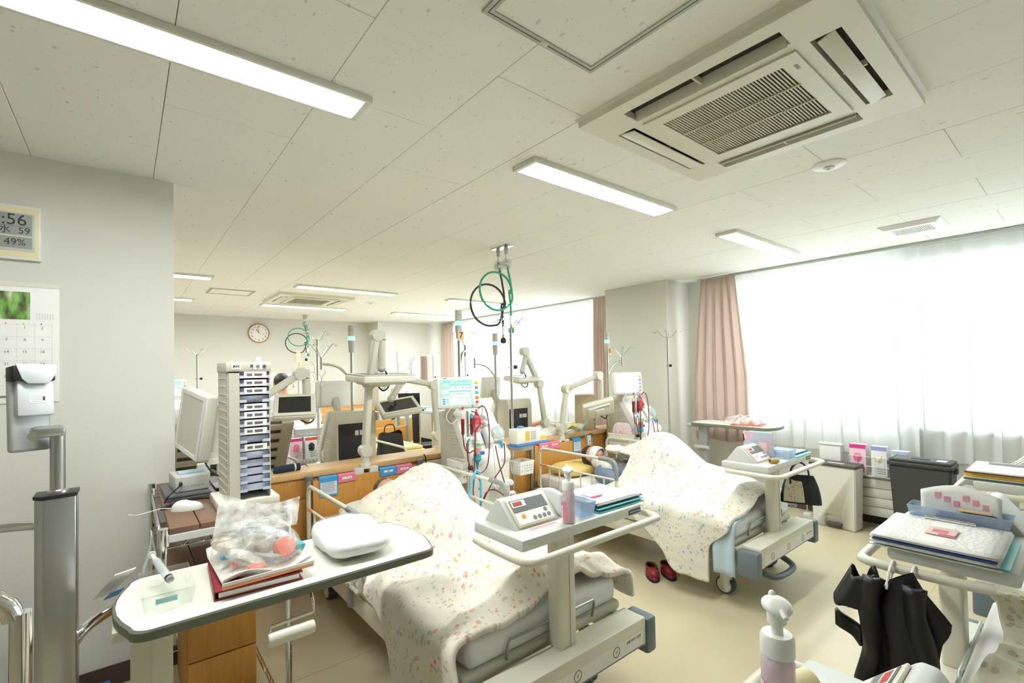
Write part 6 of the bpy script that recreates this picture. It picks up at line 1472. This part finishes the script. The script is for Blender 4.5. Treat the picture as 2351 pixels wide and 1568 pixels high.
# faces +y; local x right
Hh = V((-.02, .1, 1.42)); 
nb = [(Hh, (.075, .092, .1)), (Hh+V((0, .05, -.05)), (.055, .055, .06)), (Hh+V((0, .098, -.01)), (.013, .02, .022)), (Hh+V((-.076, 0, -.01)), (.012, .02, .028)), (Hh+V((.076, 0, -.01)), (.012, .02, .028)),
      (Hh+V((0, -.01, -.08)), (0, .03, 1.27), .048, .055), ((-.15, .02, 1.22), (.15, .02, 1.22), .06, .06), ((0, .0, 1.1), (.17, .11, .18)), ((0, -.03, .88), (.165, .12, .14)),
      ((-.17, .02, 1.22), (-.30, .08, 1.02), .047, .04), ((-.30, .08, 1.02), (-.36, .22, 1.22), .037, .027), ((-.36, .22, 1.22), (-.365, .24, 1.27), .028, .03),
      ((.18, .0, 1.22), (.24, .06, .97), .047, .039), ((.24, .06, .97), (.18, .27, .93), .036, .027), ((.18, .27, .93), (.17, .33, .92), .028, .03)]
for k in range(4): nb.append(((-.345-.012*k, .25, 1.29), (-.34-.012*k, .26-.0, 1.345-.006*abs(k-1.5)), .0085, .0075)); nb.append(((.155+.012*k, .33, .92), (.155+.012*k, .39, .905), .0085, .0075))
nb += [((-.345, .235, 1.26), (-.315, .25, 1.3), .0095, .008), ((.2, .3, .92), (.215, .35, .93), .0095, .008)]
for s in (-1, 1): nb += [((s*.09, -.03, .86), (s*.095, .0, .48), .085, .058), ((s*.095, .0, .48), (s*.095, -.04, .09), .056, .036), ((s*.095, -.04, .05), (s*.1, .1, .035), .036, .03)]
blob('body', nb, SKIN, t, .011)
UNI = M('white_uniform', (246, 247, 246), .85, 0, .02, 10, .3, 30, spec=.1)
blob('tunic', [((-.15, .02, 1.215), (.15, .02, 1.215), .078, .078), ((0, .0, 1.1), (.195, .135, .2)), ((0, -.03, .88), (.195, .15, .17)), ((-.16, .02, 1.215), (-.25, .06, 1.09), .068, .062), ((.17, .0, 1.215), (.225, .045, 1.07), .068, .062)], UNI, t, .014)
blob('trousers', [((0, -.03, .8), (.18, .13, .12))]+[((s*.09, -.03, .82), (s*.095, .0, .48), .098, .08) for s in (-1, 1)]+[((s*.095, .0, .48), (s*.095, -.04, .12), .078, .066) for s in (-1, 1)], UNI, t, .014)
blob('hair', [(Hh+V((0, -.02, .02)), (.083, .09, .095)), (Hh+V((0, -.075, -.01)), (.04, .04, .04))], HAIR, t, .011)
for s in (-1, 1): B().sph(Hh+V((s*.03, .085, .01)), .01).obj('eye', DARK, t); B().prism([(-.03, 0), (.03, 0), (.03, .1), (-.03, .13)], 'z', 0, .03).xf(Matrix.Translation((s*.1, -.02, .0))).obj('shoe', WHITE, t)
B().sph(Hh+V((0, .098, -.055)), .016, (1.2, .4, .4)).obj('mouth', MATS['lips'], t)
# round wall clock
t = T('wall_clock', 'round wooden-rimmed wall clock on the back wall', 'clock', (1.905, 9.655, 2.275))
RY = Matrix.Rotation(PI/2, 3, 'X')
B().lathe((0, 0, 0), [(.17, 0), (.178, .015), (.172, .035), (.16, .035), (.16, .018)], 40, RY).obj('rim', wood('clock_rim', (176, 128, 76), (196, 150, 96), (3, 3, 3)), t); B().cyl((0, -.0195, 0), (0, -.0212, 0), .1585, n=40).obj('dial', PAPER, t)
for k in range(12): a = PI/2-(k+1)*PI/6; txt(str(k+1), .05, (.125*math.cos(a), -.022, .125*math.sin(a)), (PI/2, 0, 0), INK, t, 'numeral')
for a, l, w_ in ((PI/2+.17+.0, .12, .007), (PI/2+.56, .085, .009), (-.4, .13, .003)): B().box((l/2*math.cos(a), -.025, l/2*math.sin(a)), (l, .003, w_), 0, (0, -a, 0)).obj('hand', M('navy_hand', (46, 56, 84), .5), t)
# wall mirror
t = T('wall_mirror', 'frameless wall mirror on the back wall projection reflecting the curtains', 'mirror', (4.9, 9.175, 1.56)); B().box((0, -.008, 0), (.39, .012, .56), .002).obj('glass', M('mirror_glass', (235, 238, 238), .02, 1, 0), t)
# wooden cabinets along the back wall
for x, lab in ((3.55, 'beech low cabinet against the back wall near its projection'), (2.75, 'beech low cabinet against the back wall behind the distant machine')):
    t = T('low_cabinet', lab, 'cabinet', (x, 9.42, 0)); B().bb(-.36, .36, -.22, .22, 0, .86, .003).obj('body', ORANGE, t)
    for s in (-1, 1): d_ = B().bb(s*.18-.17, s*.18+.17, -.236, -.2205, .03, .84, .002).obj('door', ORANGE, t); B().cyl((s*.03, -.25, .5), (s*.03, -.25, .75), .006, n=8).obj('handle', STEEL, d_)
# pale blue cart with laptop
t = T('trolley', 'pale blue-grey trolley with a laptop in the far row', 'trolley', (3.42, 6.6, 0), .0); TB = M('pale_blue_grey', (150, 176, 178), .5)
B().bb(-.22, .22, -.18, .18, .9, .98, .01).obj('shelf', TB, t); B().bb(-.2, .2, -.16, .16, .3, .33, .01).obj('shelf', TB, t)
for sx in (-1, 1):
    for sy_ in (-1, 1): B().bb(sx*.19-.025, sx*.19+.025, sy_*.15-.025, sy_*.15+.025, .06, .9).obj('leg', TB, t); B().cyl((sx*.19-.01, sy_*.15, .03), (sx*.19+.01, sy_*.15, .03), .03, n=12).obj('caster', GREY, t)
t = T('laptop', 'open black laptop standing on the pale blue-grey trolley', 'laptop', (3.36, 6.6, .982), 2.6)
B().bb(-.16, .16, -.11, .11, 0, .018, .004).obj('base', DARK, t); B().box((0, .13, .11), (.32, .012, .22), .003, (-.25, 0, 0)).obj('lid', DARK, t)
# perforated grey cart with pink box
def cart(loc, lab, rz=0):
    t = T('perforated_cart', lab, 'cart', loc, rz); PM = M('perforated_grey', (186, 188, 186), .4, .3)
    for x in (-.24, .24): B().tube([(x, -.17, .05), (x, -.17, .98), (x, .17, .98), (x, .17, .05)], .014, 8).obj('tube_frame', STEEL, t)
    B().holed((-.24, -.168, .62), (.24, -.168, .62), (-.24, -.168, .95), (.24, -.168, .95), [(.03+.035*i)/.48 for i in range(13)], [(.03+.038*j)/.33 for j in range(8)], .0055/.48, .0055/.33, .004).obj('front_panel', PM, t, 0)
    B().bb(-.24, .24, -.17, .17, .95, .97, .004).obj('shelf', PM, t); B().bb(-.24, .24, -.17, .17, .3, .32, .004).obj('shelf', PM, t); B().bb(-.244, -.24, -.17, .17, .62, .95).obj('side_panel', PM, t); B().bb(.24, .244, -.17, .17, .62, .95).obj('side_panel', PM, t)
    for x in (-.24, .24):
        for y in (-.17, .17): B().cyl((x-.01, y, .028), (x+.01, y, .028), .028, n=12).obj('caster', GREY, t)
    return t
cart((3.38, 5.7, 0), 'grey perforated cart beside the far tv arm, white cloths on top')
cart((1.52, 5.15, 0), 'grey perforated cart with glove boxes in front of the nurse', 0)
wirebasket((1.42, 4.92, .68), .44, .12, 'white wire basket of glove boxes on the perforated cart before the nurse', .09, PI/2)
for x, m, g, lab in ((1.28, MATS['pink_carton'], MATS['pink_glove'], 'pink glove carton in the wire basket on the cart before the nurse'), (1.42, MATS['white_carton'], DARK, 'white glove carton with red print in the wire basket before the nurse'), (1.56, MATS['pale_carton'], DARK, 'white glove carton with dark gloves at the end of the basket before the nurse')):
    glovebox((x, 4.92, .685), .115, .21, m, g, lab, PI/2, MATS['magenta'] if 'pink' in lab else M('red_band', (230, 90, 70), .6))
t = T('cloth_pile', 'white cloth pile on the grey perforated cart', 'cloth', (3.38, 5.7, .972)); B().bb(-.2, .2, -.13, .13, 0, .02, .006).bb(-.17, .19, -.12, .12, .02, .04, .006).obj('cloths', SHEET, t)
t = T('pink_pump_bottle', 'pink-labelled white pump bottle on the grey perforated cart', 'bottle', (3.46, 5.66, 1.014)); B().lathe((0, 0, 0), [(.001, 0), (.035, 0), (.035, .1), (.012, .12), (.01, .16), (.016, .17), (.001, .175)], 16).obj('bottle', PUMPW, t); B().lathe((0, 0, .02), [(.0355, 0), (.0355, .06)], 16).obj('label', PINKP, t)
# black bag and other things on the yellow bed
t = T('tote_bag', 'black tote bag standing on the yellow-sheeted bed beyond the partition', 'bag', (2.36, 5.12, .505), .1)
def tb(u, v): a = u*2*PI; q_ = lambda x: math.copysign(abs(x)**.55, x); return (.17*q_(math.cos(a))*(1-.15*v), .075*q_(math.sin(a))*(1-.6*v)+.01*math.sin(a*3), .32*v+.02*math.sin(a*2)*v)
B().grid(tb, 36, 12).obj('body', M('bag_black', (30, 31, 33), .45, 0, .1, 20, .3, 40), t, 60); B().tube([(-.07, .02, .3), (-.05, .02, .4), (.05, .02, .4), (.07, .02, .3)], .007, 7, sm=4).obj('handle', DARK, t)
t = T('chair', 'black cushioned chair between the perforated cart and the pale blue-grey trolley', 'chair', (3.32, 6.17, 0), 2.9)
B().bb(-.2, .2, -.2, .2, .42, .48, .02).obj('seat', DARK, t); B().box((0, .21, .76), (.36, .05, .46), .02, (.12, 0, 0)).obj('backrest', DARK, t)
for sx in (-1, 1):
    for sy_ in (-1, 1): B().cyl((sx*.17, sy_*.17, 0), (sx*.17, sy_*.17, .43), .012, n=8).obj('leg', STEEL, t)
t = T('bucket', 'white lidded tub beside the black tote bag', 'tub', (2.26, 5.5, .505)); B().lathe((0, 0, 0), [(.001, 0), (.07, 0), (.085, .2), (.001, .2)], 20).obj('tub', WHITE, t); B().lathe((0, 0, .2), [(.09, 0), (.09, .03), (.001, .032)], 20).obj('lid', WHITE, t); B().bb(-.04, .04, -.086, -.078, .06, .14).obj('label', M('pale_blue_label', (190, 210, 226), .6), t)
t = T('blanket', 'folded yellow blanket on the yellow-sheeted bed', 'blanket', (2.66, 5.64, .505)); B().bb(-.27, .27, -.3, .3, 0, .05, .02).bb(-.25, .25, -.28, .28, .05, .09, .02).obj('folds', YS, t)
# black bag on the raised bed and stacked white things on left
t = T('tote_bag', 'black shoulder bag lying behind the rack beside the computer monitor', 'bag', (.4, 3.855, .62), .0); B().box((0, 0, .11), (.36, .15, .2), .07, seg=4).obj('body', MATS['bag_black'], t); B().tube([(-.12, 0, .2), (-.07, -.03, .27), (.07, -.03, .27), (.12, 0, .2)], .01, 8, sm=4).obj('strap', DARK, t)
t = T('side_cabinet', 'beige low cabinet behind the wire rack carrying a black bag', 'cabinet', (.4, 3.855, 0)); B().bb(-.19, .19, -.085, .085, 0, .615, .006).obj('body', CREAM, t); B().bb(-.18, .18, -.097, -.0855, .05, .58, .003).obj('door', CREAM, t)

# covers on the beds of the near row, seen at the right edge
DV3 = floral('green_leaf_cotton', (238, 234, 214), [(190, 196, 150), (214, 200, 150), (170, 186, 170)], (222, 218, 196), 11, dens=.4)
for cx, cy, lab, sd in ((2.42, .40, 'cream leaf-printed blanket heaped on the bed beyond the coat', 21), (3.87, .36, 'cream leaf-printed blanket on the bed with yellow and red files', 33)):
    duvet('blanket', lab, cx, cy, DV3, .45, lambda s: .15+.04*math.sin(s*7), lambda s: 1.7, lambda y: .16-.16*sstep(.76, .96, y), lambda y: .16-.16*sstep(.76, .96, y), lambda x, y: .12*gs(x, 0, 0, 0, .3, 1)+.06*gs(x, y, -.2, .5, .15, .1)+.05*gs(x, y, .2, .45, .12, .08), amp=.02, seed=sd, rz=PI, nu=60, nv=60)
